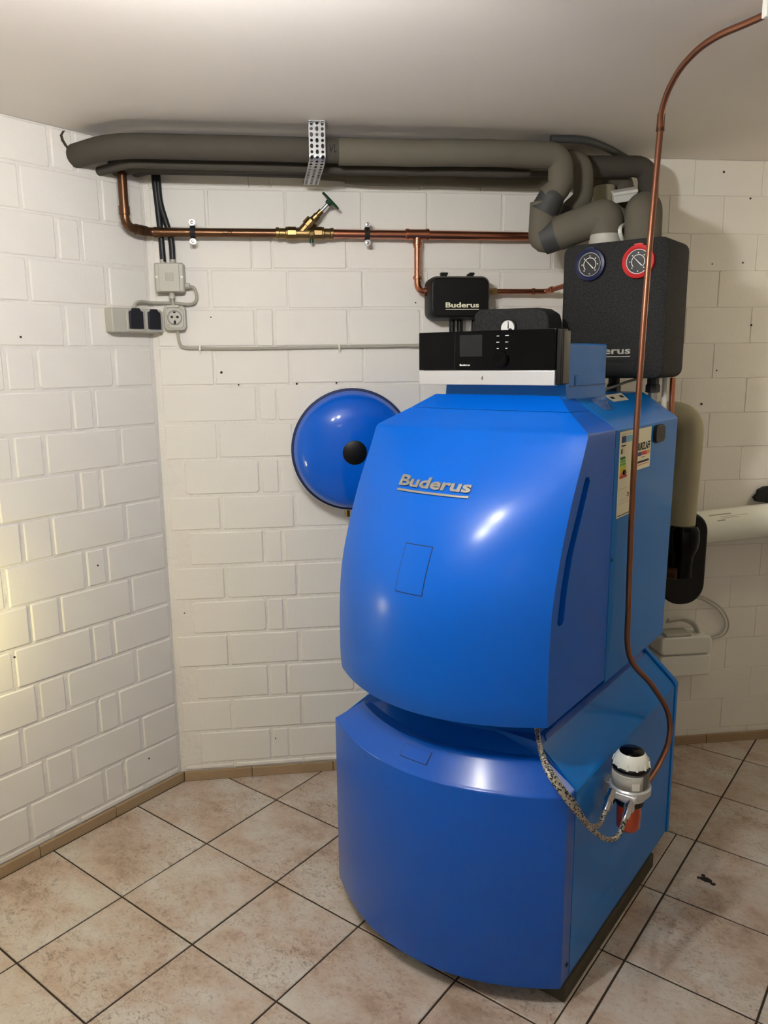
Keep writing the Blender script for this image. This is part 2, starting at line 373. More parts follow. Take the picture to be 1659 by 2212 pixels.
for i, za, zb in courses():
    rough = i <= 10
    gz = 0.0055 if rough else 0.0032
    if i % 2 == 0: J = [0.07 if i < 10 else 0.012, 0.332, 0.397, 0.645, 0.895, 1.10, 1.35, 1.60, 1.85, 2.10, 2.35, 2.60, 2.85]
    else: J = [0.012, 0.193, 0.446, 0.695, 0.919, 1.172, 1.425, 1.68, 1.765, 1.965, 2.215, 2.47, 2.72, 2.97]
    for a, b in zip(J, J[1:]):
        right = a > 1.55
        ga = 0.0055 if rough and not right else (0.0034 if not right else 0.0006)
        pr = REC if not right else REC-0.0008
        brick(wall_back, a+ga, b-ga, za+(gz if not right else 0.0006), zb-(gz if not right else 0.0006), lambda x, d, z: (x, REC-d, z), pr, 1.0 if not right else 0.4, 1.0 if not right else 0.35)
    if i % 2: J = [0.0, -0.155, -0.410, -0.505, -0.760, -1.015, -1.10, -1.355, -1.61, -1.87, -2.13, -2.39]
    else: J = [0.0, -0.235, -0.310, -0.567, -0.822, -0.905, -1.16, -1.415, -1.50, -1.75, -2.0, -2.26]
    for b, a in zip(J, J[1:]):
        brick(wall_left, a+0.007, b-(0.007 if b else 0.012), za+0.0045, zb-0.0045, lambda x, d, z: (-REC+d, x, z), REC)
# small drill holes in the back wall and the left wall
def hole(wall, p, n, r=0.003):
    mb = MB().lathe(p, n, [(r, -0.001), (r*1.1, 0.0006), (0, 0.0006)], 8); part(mb, 'drill_hole', M['ink'], wall, smooth=0)
for x, z in ((0.19, 1.655), (0.215, 1.475), (0.27, 1.433), (0.465, 1.434), (0.60, 1.435), (0.875, 1.700), (0.045, 0.64), (0.345, 0.14), (1.955, 2.135), (1.935, 1.83), (1.93, 1.34), (2.05, 1.835), (2.06, 2.05), (1.98, 1.46), (2.10, 1.62)):
    hole(wall_back, (x, -0.0005, z), (0, -1, 0), random.uniform(0.002, 0.004))
for u, z in ((-0.27, 0.875), (-0.565, 0.66), (-0.45, 1.585), (-0.135, 0.145)):
    hole(wall_left, (0.0005, u, z), (1, 0, 0), 0.003)
# broken plaster by the pipe entry
cr = MB()
pts = [(-0.262, 2.168), (-0.272, 2.155), (-0.268, 2.14), (-0.258, 2.128), (-0.25, 2.118)]
for (a, b), (c, d) in zip(pts, pts[1:]):
    cr.add([(0.001, a-0.004, b), (0.001, a+0.004, b+0.002), (0.001, c+0.004, d), (0.001, c-0.005, d-0.002), (0.004, a-0.003, b), (0.004, a+0.003, b+0.002), (0.004, c+0.003, d), (0.004, c-0.003, d-0.002)], [[4,5,6,7],[0,1,5,4],[1,2,6,5],[2,3,7,6],[3,0,4,7]])
part(cr, 'plaster_crack', M['concrete'], wall_left, smooth=0)
# skirting: separate strips
SK = 0.034
bb = struct(MB().box((0.0, -0.006, -0.002), (RX, 0.0, SK-0.002)), 'baseboard_back', M['grout'], (1.5, 0, 0))
xs = [0.010, 0.255, 0.555, 0.855, 1.155, 1.455, 1.755, 2.04, 2.34, 2.64, 2.98]
for a, b in zip(xs, xs[1:]): part(MB().box((a+0.0012, -0.012, -0.001), (b-0.0012, 0, SK)), 'skirting_strip', M['skirting'], bb, bevel=0.0012, smooth=0)
bl = struct(MB().box((0.0, -LW, -0.002), (0.006, 0.0, SK-0.002)), 'baseboard_left', M['grout'], (0, -LW/2, 0), 'B')
xs = [0.002, -0.285, -0.555, -0.855, -1.155, -1.455, -1.755, -2.055, -2.35]
for b, a in zip(xs, xs[1:]): part(MB().box((0, a+0.0012, -0.001), (0.012, b-0.0012, SK)), 'skirting_strip', M['skirting'], bl, bevel=0.0012, smooth=0)

# ================================================================ BOILER
VC = 1.205
boiler = thing('heating_boiler', (VC, 0.25, 0.0), 'large blue floor-standing heating boiler with bulging front and black control panel', 'boiler', 'B')
# ---- plinth
part(MB().box((0.90, -0.108, 0.0), (1.555, 0.526, 0.045)), 'plinth', M['concrete'], boiler, bevel=0.004, smooth=0, label='dark concrete plinth under the boiler')
part(MB().box((1.02, 0.53, 0.0), (1.40, 0.62, 0.045)), 'foot', M['black'], boiler, bevel=0.004)
# ---- lower casing
LV0, LV1 = 0.868, 1.552; LVC = (LV0+LV1)/2
def lower_rows(ns=25):
    # (z, ue, hw, bulge)
    hw0 = (LV1-LV0)/2
    rows = [(0.046, -0.121, hw0-0.012, 0.123), (0.042, -0.123, hw0-0.006, 0.125), (0.052, -0.125, hw0, 0.127)]
    rows = [(0.042, -0.121, hw0-0.010, 0.123), (0.050, -0.125, hw0-0.002, 0.127), (0.060, -0.126, hw0, 0.127),
            (0.30, -0.126, hw0, 0.127), (0.5405, -0.126, hw0, 0.121), (0.5425, -0.1257, hw0-0.0006, 0.1207), (0.545, -0.1244, hw0-0.0028, 0.1195),
            (0.54700, -0.12250, hw0-0.00600, 0.11800), (0.54841, -0.12162, hw0-0.00780, 0.11728), (0.59259, -0.09388, hw0-0.06420, 0.09472), (0.59400, -0.09300, hw0-0.06600, 0.09400), (0.597, -0.0905, hw0-0.069, 0.092), (0.5978, -0.078, hw0-0.071, 0.086), (0.599, -0.071, hw0-0.073, 0.078), (0.612, -0.062, hw0-0.080, 0.066), (0.634, -0.040, hw0-0.098, 0.05), (0.636, 0.02, hw0-0.10, 0.03)]
    out = []
    for z, ue, hw, b in rows:
        r = []
        for k in range(ns):
            s = -1+2*k/(ns-1); r.append((LVC+hw*s, ue-b*(1-s*s), z))
        out.append(r)
    return out
LSEAM = -0.083
lr = lower_rows()
mb = MB(); ns = len(lr[0])
ext = []
for r in lr:
    e0 = Vector(r[0]); e1 = Vector(r[-1]); us = max(LSEAM, e0.y+0.0005) if e0.y > LSEAM else LSEAM
    ext.append([(e0.x, max(us, e0.y), e0.z)]+r+[(e1.x, max(us, e1.y), e1.z)])
mb.grid(ext)
nr = len(ext); nc = ns+2
mb.f.append(list(range(nc)))                                   # bottom
back = [i*nc for i in range(nr)]+[i*nc+nc-1 for i in range(nr-1, -1, -1)]
mb.f.append(back); mb.f.append([(nr-1)*nc+k for k in range(nc-1, -1, -1)])
part(mb, 'lower_front_cover', M['blue_shaded'], boiler, smooth=28)
prof = [(LV1, 0.052), (LV1, 0.540), (LV1-0.006, 0.549), (1.452, 0.634), (1.448, 0.636), (2*LVC-1.448, 0.636), (2*LVC-1.452, 0.634), (LV0+0.006, 0.549), (LV0, 0.540), (LV0, 0.052)]
part(MB().prism([(a-math.copysign(0.0025, a-LVC), b-0.002) for a, b in prof], lambda a, b: (a, -0.085, b), lambda a, b: (a, 0.640, b)), 'lower_casing', M['blue_shaded'], boiler, smooth=28)
# side panel: L-shaped plate with vertical side and sloping shoulder
sp = [(LV1+0.0005, 0.060), (LV1+0.0005, 0.538), (LV1-0.0055, 0.5485), (1.462, 0.6255), (1.459, 0.6225), (LV1-0.010, 0.5455), (LV1-0.0055, 0.060)]
part(MB().prism(sp, lambda a, b: (a, -0.080, b), lambda a, b: (a, 0.634, b)), 'lower_side_panel', M['blue_steel'], boiler, smooth=25)
sp2 = [(2*LVC-a, b) for a, b in sp]
part(MB().prism(sp2, lambda a, b: (a, -0.080, b), lambda a, b: (a, 0.634, b)), 'lower_side_panel', M['blue_steel'], boiler, smooth=25)
part(MB().prism([(a+math.copysign(0.004, a-LVC), b+0.004*(b > .1)) for a, b in prof], lambda a, b: (a, 0.640, b), lambda a, b: (a, 0.662, b)), 'lower_rear_panel', M['blue_steel'], boiler, bevel=0.003, smooth=28)
# raised badge on the front shoulder
def low_chamfer(v, t):   # t 0 at z=.5455 .. 1 at .618
    z = 0.547+0.047*t; hw = (LV1-LV0)/2-0.006-0.060*t; b = 0.118-0.024*t; s = (v-LVC)/hw
    return Vector((v, -0.1225+0.0295*t-b*(1-s*s), z))
for nm, mt, a0, a1, t0, t1, off in (('badge_frame', 'seam', 1.154, 1.236, 0.34, 0.82, 0.0004), ('badge', 'blue_shaded', 1.156, 1.234, 0.36, 0.80, 0.0022)):
    nrm = Vector((0, -0.58, 0.81)); rows_f = [[low_chamfer(a0+(a1-a0)*k/8, t0+(t1-t0)*q/3)+nrm*off for k in range(9)] for q in range(4)]
    mbb = MB().grid(rows_f, True); rows_b = [[p-nrm*(off+0.002) for p in r] for r in rows_f]
    ring = [0]*0
    n0 = len(mbb.v); mbb.grid(rows_b)
    bd = [k for k in range(9)]+[9*q+8 for q in range(1, 4)]+[27+k for k in range(7, -1, -1)]+[9*q for q in range(2, 0, -1)]
    for a, b in zip(bd, bd[1:]+bd[:1]): mbb.f.append([a, b, n0+b, n0+a])
    part(mbb, nm, M[mt], boiler, smooth=30)
# neck between the two casings
nk = []
for z, d in ((0.625, 0.0), (0.665, 0.006), (0.705, 0.014)):
    nk.append([(VC+0.235*s, -0.045-d-0.060*(1-s*s), z) for s in [-1+2*k/16 for k in range(17)]])
mbn = MB().grid([[(r[0][0], 0.60, r[0][2])]+r+[(r[-1][0], 0.60, r[-1][2])] for r in nk]); part(mbn, 'neck', M['blue_shaded'], boiler, smooth=30)
part(MB().box((VC-0.22, 0.60, 0.10), (VC+0.235, 0.70, 1.36)), 'black_rear_body', M['black'], boiler, bevel=0.01)
# low screw
part(MB().lathe((LV1+0.0005, -0.095, 0.095), (1, 0, 0), [(0.005, 0), (0.005, 0.0015), (0.002, 0.0015), (0, 0.0005)], 12), 'screw', M['black'], boiler)
part(MB().lathe((LV1+0.001, 0.56, 0.34), (1, 0, 0), [(0.004, 0), (0.004, 0.0015), (0, 0.0015)], 12), 'screw', M['black'], boiler)

# ---- upper front cover
UV0, UV1 = 0.90, 1.50; UVC = 1.20; UH = 0.30; SEAM = 0.199
zs = [0.700, 0.723, 0.787, 0.877, 0.985, 1.087, 1.189, 1.282, 1.335]
ues = [-0.130, -0.134, -0.136, -0.134, -0.122, -0.090, -0.046, 0.006, 0.033]
bs = [0.112, 0.114, 0.115, 0.115, 0.112, 0.100, 0.078, 0.045, 0.020]
def cubic(x, X, Y):
    x = max(X[0], min(X[-1], x)); n = len(X)
    i = max(k for k in range(n-1) if X[k] <= x+1e-9)
    def sl(k):
        if k == 0: return (Y[1]-Y[0])/(X[1]-X[0])
        if k == n-1: return (Y[-1]-Y[-2])/(X[-1]-X[-2])
        return (Y[k+1]-Y[k-1])/(X[k+1]-X[k-1])
    h = X[i+1]-X[i]; t = (x-X[i])/h
    return (2*t**3-3*t*t+1)*Y[i]+(t**3-2*t*t+t)*h*sl(i)+(-2*t**3+3*t*t)*Y[i+1]+(t**3-t*t)*h*sl(i+1)
def front_u(v, z):
    s = (v-UVC)/UH; return cubic(z, zs, ues)-cubic(z, zs, bs)*(1-s*s)
NS = 33
rows = []; edge = []
zz = [0.700+0.635*k/26 for k in range(27)]
def cov_row(z, ue, hw, b): return [(UVC+hw*s, ue-b*(1-s*s), z) for s in [-1+2*k/(NS-1) for k in range(NS)]]
rows.append(cov_row(0.697, -0.118, UH-0.012, 0.106)); edge.append((UH-0.012, 0.699))
rows.append(cov_row(0.6985, -0.125, UH-0.004, 0.110)); edge.append((UH-0.004, 0.700))
for z in zz: rows.append(cov_row(z, cubic(z, zs, ues), UH, cubic(z, zs, bs))); edge.append((UH, z))
rows.append(cov_row(1.341, 0.037, UH-0.003, 0.016)); edge.append((UH-0.001, 1.339))
rows.append(cov_row(1.345, 0.043, UH-0.009, 0.013)); edge.append((UH-0.006, 1.344))
rows.append(cov_row(1.384, 0.092, UH-0.072, 0.006)); edge.append((UH-0.066, 1.382))
SPLIT = len(rows)
rows.append(cov_row(1.419, 0.140, UH-0.122, 0.0)); edge.append((0.186, 1.416))
def cover_mesh(rows, edge):
    ext = []
    for r, (hw, ze) in zip(rows, edge):
        ext.append([(UVC-hw, SEAM, ze)]+r+[(UVC+hw, SEAM, ze)])
    mb = MB().grid(ext); nr = len(ext); nc = len(ext[0])
    mb.f.append(list(range(nc)))
    mb.f.append([(nr-1)*nc+k for k in range(nc-1, -1, -1)])
    mb.f.append([i*nc for i in range(nr)]+[i*nc+nc-1 for i in range(nr-1, -1, -1)])
    return mb
cover = part(cover_mesh(rows[:SPLIT], edge[:SPLIT]), 'upper_front_cover', M['blue'], boiler, smooth=22)
hood_lo = cov_row(1.3848, 0.0932, UH-0.0732, 0.006)
part(cover_mesh([hood_lo, rows[-1]], [(UH-0.0668, 1.3828), edge[-1]]), 'hood', M['blue'], boiler, smooth=22)
# grip slots cut into both sides of the front cover
def slot_poly():
    a = Vector((0.036, 1.232)); b = Vector((-0.081, 0.936)); out = []
    mid = Vector((-0.045, 1.080))
    path = [a, Vector((0.002, 1.165)), mid, Vector((-0.070, 1.0)), b]
    for p in path: out.append((p.x+0.017, p.y))
    out.append((b.x+0.010, b.y-0.010)); out.append((b.x-0.010, b.y-0.010))
    for p in path[::-1]: out.append((p.x-0.017, p.y))
    out.append((a.x-0.008, a.y+0.012)); out.append((a.x+0.010, a.y+0.012))
    return out
cut = MB()
for s in (-1, 1):
    cut.prism(slot_poly(), lambda a, b: (UVC+s*(UH-0.014), a, b), lambda a, b: (UVC+s*(UH+0.03), a, b))
cme = bpy.data.meshes.new('cut'); cme.from_pydata([v-boiler.base for v in cut.v], [], cut.f); finish(cme, 0); cme.materials.append(M['blue'])
co = bpy.data.objects.new('cut', cme); C.objects.link(co); co.parent = boiler.o
bm = cover.modifiers.new('b', 'BOOLEAN'); bm.object = co; bm.operation = 'DIFFERENCE'; bm.solver = 'EXACT'
bpy.context.view_layer.update()
nme = bpy.data.meshes.new_from_object(cover.evaluated_get(bpy.context.evaluated_depsgraph_get()))
cover.modifiers.clear(); cover.data = nme; nme.shade_smooth(); nme.set_sharp_from_angle(angle=R(22)); bpy.data.objects.remove(co)
# ---- upper casing behind the cover
up_prof = [(UV1, 0.696), (UV1, 1.336), (UV1-0.006, 1.343), (1.398, 1.407), (1.390, 1.410), (1.010, 1.410), (1.002, 1.407), (UV0+0.006, 1.343), (UV0, 1.336), (UV0, 0.696)]
part(MB().prism([(UVC+(a-UVC)*0.993, b-0.003*(b > 1)) for a, b in up_prof], lambda a, b: (a, SEAM-0.004, b), lambda a, b: (a, SEAM+0.006, b)), 'casing_gap', M['seam'], boiler, smooth=20)
up_side = [(UV1, 0.690), (UV1, 1.336), (UV1-0.006, 1.343), (1.398, 1.407), (1.390, 1.410), (1.20, 1.410), (1.20, 0.690)]
def side_casing(mir):
    f = (lambda a: a) if not mir else (lambda a: 2*UVC-a)
    mb = MB()
    n = len(up_side)
    mb.prism([(f(a), b) for a, b in up_side], lambda a, b: (a, 0.2025, b), lambda a, b: (a, 0.680-0.02*(b < 0.7), b))
    part(mb, 'upper_side_panel', M['blue_steel'], boiler, smooth=25)
side_casing(False); side_casing(True)
# flap outline on the front
def front_patch(a0, a1, z0, z1, off, n=8, mrows=8):
    f = lambda v, z, d: Vector((v, front_u(v, z)-d, z))
    rf = [[f(a0+(a1-a0)*k/n, z0+(z1-z0)*q/mrows, off) for k in range(n+1)] for q in range(mrows+1)]
    rb = [[f(a0+(a1-a0)*k/n, z0+(z1-z0)*q/mrows, -0.003) for k in range(n+1)] for q in range(mrows+1)]
    mb = MB().grid(rf); n0 = len(mb.v); mb.grid(rb, True); w = n+1
    bd = list(range(w))+[w*q+n for q in range(1, mrows+1)]+[w*mrows+k for k in range(n-1, -1, -1)]+[w*q for q in range(mrows-1, 0, -1)]
    for a, b in zip(bd, bd[1:]+bd[:1]): mb.f.append([a, b, n0+b, n0+a])
    return mb
part(front_patch(1.155, 1.232, 0.983, 1.090, 0.0005), 'flap_joint', M['seam'], boiler, smooth=30)
part(front_patch(1.1568, 1.2302, 0.9852, 1.0882, 0.0012), 'service_flap', M['blue'], boiler, smooth=30)
# logo
mb = text_mb('Buderus', lambda x, y, s: (lambda v, z: Vector((v, front_u(v, z)-(0.005 if s > 0 else -0.002), z)))(1.070+0.208*x, 1.2075+0.024*y), bold=0.028, shear=0.0)
logo = part(mb, 'logo', M['logo'], boiler, smooth=25, label='raised silver lettering reading Buderus')
rf = front_patch(1.071, 1.279, 1.1965, 1.2005, 0.004, 16, 1); part(rf, 'logo_underline', M['logo'], boiler, logo, smooth=25)
# screws, plug, labels on the right side
part(MB().lathe((UV1, 0.212, 1.013), (1, 0, 0), [(0.0045, 0), (0.0045, 0.001), (0.002, 0.0015), (0, 0.0015)], 12), 'screw', M['black'], boiler)
oc = rounded_rect(0.472, 0.556, 1.280, 1.330, 0.016, 2)
mb = MB().prism(oc, lambda a, b: (UV1, a, b), lambda a, b: (UV1+0.008, 0.514+(a-0.514)*0.92, 1.305+(b-1.305)*0.92))
plug = part(mb, 'black_plug', M['black'], boiler, bevel=0.002)
def side_rect(u0, u1, z0, z1, d): return MB().box((UV1-0.0002, u0, z0), (UV1+d, u1, z1))
el = part(side_rect(0.228, 0.334, 1.115, 1.331, 0.0006), 'energy_label', M['paper'], boiler, smooth=0, label='cream energy label with coloured efficiency bars')
def on_label(parent, u0, u1, z0, z1, mt, nm, d=0.0010): part(side_rect(u0, u1, z0, z1, d), nm, M[mt], boiler, parent, smooth=0)
on_label(el, 0.231, 0.331, 1.119, 1.121, 'ink', 'printed_line'); on_label(el, 0.236, 0.330, 1.323, 1.3235, 'ink', 'printed_line')
on_label(el, 0.240, 0.268, 1.303, 1.319, 'l_navy', 'navy_field'); on_label(el, 0.270, 0.326, 1.303, 1.319, 'l_sky', 'sky_field')
on_label(el, 0.240, 0.270, 1.294, 1.297, 'ink', 'printed_line')
for a, b in ((0.238, 0.243), (0.246, 0.249)): on_label(el, a, b, 1.276, 1.288, 'ink', 'printed_line')
for k, cc in enumerate(('l_g1', 'l_g2', 'l_g2', 'l_y1', 'l_y2', 'l_o', 'l_r')):
    z1 = 1.268-0.0078*k; w = 0.030+0.0028*k
    pl = [(0.236, z1-0.0066), (0.236+w, z1-0.0066), (0.236+w+0.006, z1-0.0033), (0.236+w, z1), (0.236, z1)]
    part(MB().prism(pl, lambda a, b: (UV1, a, b), lambda a, b: (UV1+0.001, a, b)), 'efficiency_bar', M[cc], boiler, el, smooth=0)
for z in (1.187, 1.158, 1.150): on_label(el, 0.234, 0.328, z, z+0.0006, 'grey_cable', 'printed_line')
mb = text_mb('3', lambda x, y, s: Vector((UV1+(0.0011 if s > 0 else 0), 0.292+0.014*x, 1.163+0.011*y)), bold=0.01); part(mb, 'printed_digit', M['ink'], boiler, el, smooth=0)
sk = part(side_rect(0.348, 0.456, 1.222, 1.329, 0.0006), 'installer_sticker', M['paper'], boiler, smooth=0, label='small cream installer sticker with black lettering')
mb = text_mb('BURZLAFF', lambda x, y, s: Vector((UV1+(0.0012 if s > 0 else 0), 0.354+0.096*x, 1.272+0.020*y)), bold=0.02); part(mb, 'sticker_lettering', M['ink'], boiler, sk, smooth=0)
for a, b, cc in ((0.354, 0.385, 'l_navy'), (0.385, 0.425, 'l_r'), (0.425, 0.449, 'l_o')): on_label(sk, a, b, 1.258, 1.268, cc, 'colour_bar')
on_label(sk, 0.388, 0.414, 1.252, 1.2535, 'ink', 'printed_line'); on_label(sk, 0.360, 0.446, 1.239, 1.2445, 'ink', 'printed_line'); on_label(sk, 0.356, 0.446, 1.2335, 1.235, 'l_r', 'printed_line')
# white sticker on the top deck
def shoulder(v, u, d): return Vector((v+0.555*d, u, 1.4087-(v-1.3955)*0.6667+0.832*d))
dk = part(MB().prism([(1.393, 0.385), (1.391, 0.512), (1.416, 0.505), (1.417, 0.394)], lambda a, b: shoulder(a, b, -0.0005), lambda a, b: shoulder(a, b, 0.0012)), 'shoulder_sticker', M['paper_white'], boiler, smooth=0)
for c in ((1.4045, 0.415), (1.403, 0.485)):
    part(MB().prism([(c[0]-0.004, c[1]-0.012), (c[0]-0.004, c[1]+0.012), (c[0]+0.004, c[1]+0.012), (c[0]+0.004, c[1]-0.012)], lambda a, b: shoulder(a, b, 0), lambda a, b: shoulder(a, b, 0.0016)), 'printed_mark', M['ink'], boiler, dk, smooth=0)

# ---- control unit (part of the boiler)
cb = part(MB().prism([(1.043, 1.400), (1.392, 1.400), (1.388, 1.445), (1.388, 1.545), (1.047, 1.545), (1.047, 1.445)], lambda a, b: (a, 0.150, b), lambda a, b: (a, 0.405, b)), 'control_unit', M['blue_steel'], boiler, bevel=0.004, label='blue control unit with black glass operating panel')
part(MB().box((1.386, 0.170, 1.4405), (1.3895, 0.400, 1.4420)), 'side_joint', M['seam'], boiler, cb, smooth=0)
part(MB().box((1.3865, 0.205, 1.442), (1.3895, 0.222, 1.466)).box((1.3865, 0.2075, 1.4415), (1.390, 0.2195, 1.4635)), 'side_latch', M['blue_steel'], boiler, cb, smooth=0)
part(MB().box((1.3862, 0.204, 1.4425), (1.3889, 0.2235, 1.4675)), 'latch_joint', M['seam'], boiler, cb, smooth=0)
part(MB().box((1.000, 0.112, 1.448), (1.398, 0.152, 1.574)), 'panel_backing', M['dial_black'], boiler, cb, bevel=0.003)
gl = part(MB().box((0.994, 0.100, 1.482), (1.384, 0.116, 1.5785)), 'glass_panel', M['black_glass'], boiler, cb, bevel=0.0015)
part(MB().box((0.996, 0.098, 1.4455), (1.384, 0.116, 1.4812)), 'silver_strip', M['silver'], boiler, cb, bevel=0.0015)
part(MB().box((1.384, 0.104, 1.447), (1.3965, 0.140, 1.577)), 'panel_edge', M['black'], boiler, cb, bevel=0.002)
part(MB().box((1.1058, 0.0994, 1.483), (1.1068, 0.1015, 1.578)), 'glass_joint', M['screen'], boiler, cb, smooth=0)
part(MB().box((1.121, 0.0990, 1.516), (1.186, 0.1015, 1.569)), 'display', M['screen'], boiler, cb, smooth=0)
kb = part(MB().lathe((1.241, 0.100, 1.508), (0, -1, 0), [(0.020, 0), (0.020, 0.004), (0.0185, 0.007), (0.0165, 0.0085), (0.013, 0.0085), (0, 0.0075)], 32), 'rotary_knob', M['black_glass'], boiler, cb)
for x, z, w in ((1.230, 1.5645, 0.007), (1.255, 1.565, 0.010), (1.230, 1.5495, 0.008), (1.2545, 1.5495, 0.008), (1.230, 1.5345, 0.005), (1.254, 1.5345, 0.005)):
    part(MB().box((x-w/2, 0.0992, z-0.0008), (x+w/2, 0.101, z+0.0008)), 'key_mark', M['mark_white'], boiler, cb, smooth=0)
part(text_mb('Buderus', lambda x, y, s: Vector((1.121+0.030*x, 0.1005-(0.0015 if s > 0 else 0), 1.4925+0.0048*y)), bold=0.02), 'panel_lettering', M['mark_white'], boiler, cb, smooth=0)
fm = MB(); fl_o = [(0, -0.0055), (0.0028, -0.003), (0.0022, 0.0005), (0.0006, 0.0055), (-0.0016, 0.001), (-0.0028, -0.0025)]
fm.prism([(1.188+a, 1.4625+b) for a, b in fl_o], lambda a, b: (a, 0.0995, b), lambda a, b: (a, 0.0974, b)); fi = part(fm, 'flame_mark', M['ink'], boiler, cb, smooth=0)
part(MB().prism([(1.188+a*0.4, 1.4608+b*0.4) for a, b in fl_o], lambda a, b: (a, 0.0995, b), lambda a, b: (a, 0.0970, b)), 'flame_mark', M['silver'], boiler, cb, smooth=0)

# crumpled clear plastic lying on the shoulder of the boiler
cp = MB(); random.seed(11)
rr = []
for q in range(9):
    r = []
    for k in range(9):
        a = -0.026+0.052*k/8; bq = -0.02+0.04*q/8; e_ = max(0.0, 1-max(abs(a)/0.026, abs(bq)/0.02)**2)
        h = 0.002+0.020*random.random()*e_+0.006*e_
        p_ = shoulder(1.420+bq, 0.292+a+random.uniform(-.003, .003), h); r.append(p_)
    rr.append(r)
cp.grid(rr); single(cp, 'plastic_bag', M['foil'], (1.420, 0.292, 1.392), 'crumpled clear plastic bag lying on top of the blue boiler', 'bag', 'B', smooth=0)
random.seed(21)

# ================================================================ PUMP GROUP
G0, G1, GZ0, GZ1, GU0, GU1 = 1.156, 1.468, 1.450, 1.836, 0.62, 0.80
pg = thing('pump_group', ((G0+G1)/2, 0.71, GZ0), 'large black speckled foam pump group with blue and red thermometers above the boiler', 'pump group', 'B')
rr = rounded_rect(G0, G1, GZ0, GZ1, 0.026, 4)
rin = rounded_rect(G0+0.006, G1-0.006, GZ0+0.006, GZ1-0.006, 0.024, 4)
mb = MB(); n = len(rr)
vs = [(a, GU1, b) for a, b in rr]+[(a, GU0+0.010, b) for a, b in rr]+[(a, GU0+0.003, b) for a, b in rounded_rect(G0+0.0025, G1-0.0025, GZ0+0.0025, GZ1-0.0025, 0.025, 4)]+[(a, GU0, b) for a, b in rounded_rect(G0+0.009, G1-0.009, GZ0+0.009, GZ1-0.009, 0.022, 4)]
fs = [list(range(n)), list(range(3*n, 4*n))]
for k in range(3): fs += [[k*n+i, k*n+(i+1) % n, (k+1)*n+(i+1) % n, (k+1)*n+i] for i in range(n)]
body = part(mb.add(vs, fs), 'foam_cover', M['epp'], pg, smooth=40)
part(MB().prism(rounded_rect(1.215, 1.392, 1.499, 1.549, 0.008, 3), lambda a, b: (a, GU0+0.001, b), lambda a, b: (a, GU0-0.0012, b)), 'name_plate', M['black'], pg, smooth=0)
part(text_mb('Buderus', lambda x, y, s: Vector((1.224+0.150*x, GU0-(0.004 if s > 0 else 0.0), 1.5195+0.020*y)), bold=0.02), 'plate_lettering', M['grey_cable'], pg, smooth=20)  # lighter grey stands in for the glints on the letters
part(MB().box((1.224, GU0-0.003, 1.511), (1.374, GU0, 1.5135)), 'plate_underline', M['grey_cable'], pg, smooth=0)
part(MB().box((1.225, GU0-0.001, 1.4505), (1.385, GU0+0.004, 1.488)), 'lower_recess', M['black'], pg, smooth=0)
part(MB().lathe((1.314, GU0, 1.816), (0, -1, 0), [(0.010, -0.002), (0.010, 0.001), (0.0075, 0.001), (0.0065, -0.001), (0, -0.001)], 18), 'screw_hole', M['black'], pg)
def thermometer(v, z, ring, lab):
    rg = part(MB().lathe((v, GU0, z), (0, -1, 0), [(0.046, -0.004), (0.047, 0.004), (0.045, 0.010), (0.038, 0.012), (0.0335, 0.010), (0.0335, 0.004)], 40), 'thermometer_ring', M[ring], pg, label=lab)
    tab = MB(); tab.prism([(v+0.049*math.cos(R(a)), z+0.049*math.sin(R(a))) for a in (75, 85, 95, 105)]+[(v+0.040*math.cos(R(a)), z+0.040*math.sin(R(a))) for a in (105, 95, 85, 75)], lambda a, b: (a, GU0, b), lambda a, b: (a, GU0-0.009, b)); part(tab, 'ring_tab', M[ring], pg, rg)
    part(MB().lathe((v, GU0, z), (0, -1, 0), [(0.034, 0.002), (0.034, 0.0065), (0, 0.0065)], 36), 'dial', M['dial_black'], pg, rg)
    part(MB().lathe((v, GU0, z), (0, -1, 0), [(0.0338, 0.006), (0.0338, 0.0085), (0.0318, 0.0085), (0.0318, 0.006)], 36), 'dial_rim', M['steel'], pg, rg)
    arc = MB()
    pa = [Vector((v+0.0185*math.cos(R(a)), GU0-0.0068, z+0.0185*math.sin(R(a)))) for a in range(225, -46, -9)]
    arc.tube(pa, 0.0011, 6)
    for a in range(225, -50, -45): arc.cyl((v+0.0235*math.cos(R(a)), GU0-0.006, z+0.0235*math.sin(R(a))), (v+0.0235*math.cos(R(a)), GU0-0.0075, z+0.0235*math.sin(R(a))), 0.0018, 8)
    arc.cyl((v, GU0-0.006, z-0.026), (v, GU0-0.0075, z-0.026), 0.0016, 8)
    part(arc, 'dial_scale', M['mark_white'], pg, rg)
    d = Vector((math.cos(R(135)), 0, math.sin(R(135)))); c = Vector((v, GU0-0.0078, z)); s = Vector((d.z, 0, -d.x))
    part(MB().prism([(-0.016, 0.0016), (-0.016, -0.0016), (0.019, -0.0004), (0.019, 0.0004)], lambda a, b: c+d*a+s*b, lambda a, b: c+d*a+s*b+Vector((0, -0.001, 0))), 'needle', M['mark_white'], pg, rg, smooth=0)
thermometer(1.243, 1.776, 'blue_ring', 'thermometer with navy blue ring')
thermometer(1.385, 1.773, 'red_ring', 'thermometer with red ring')
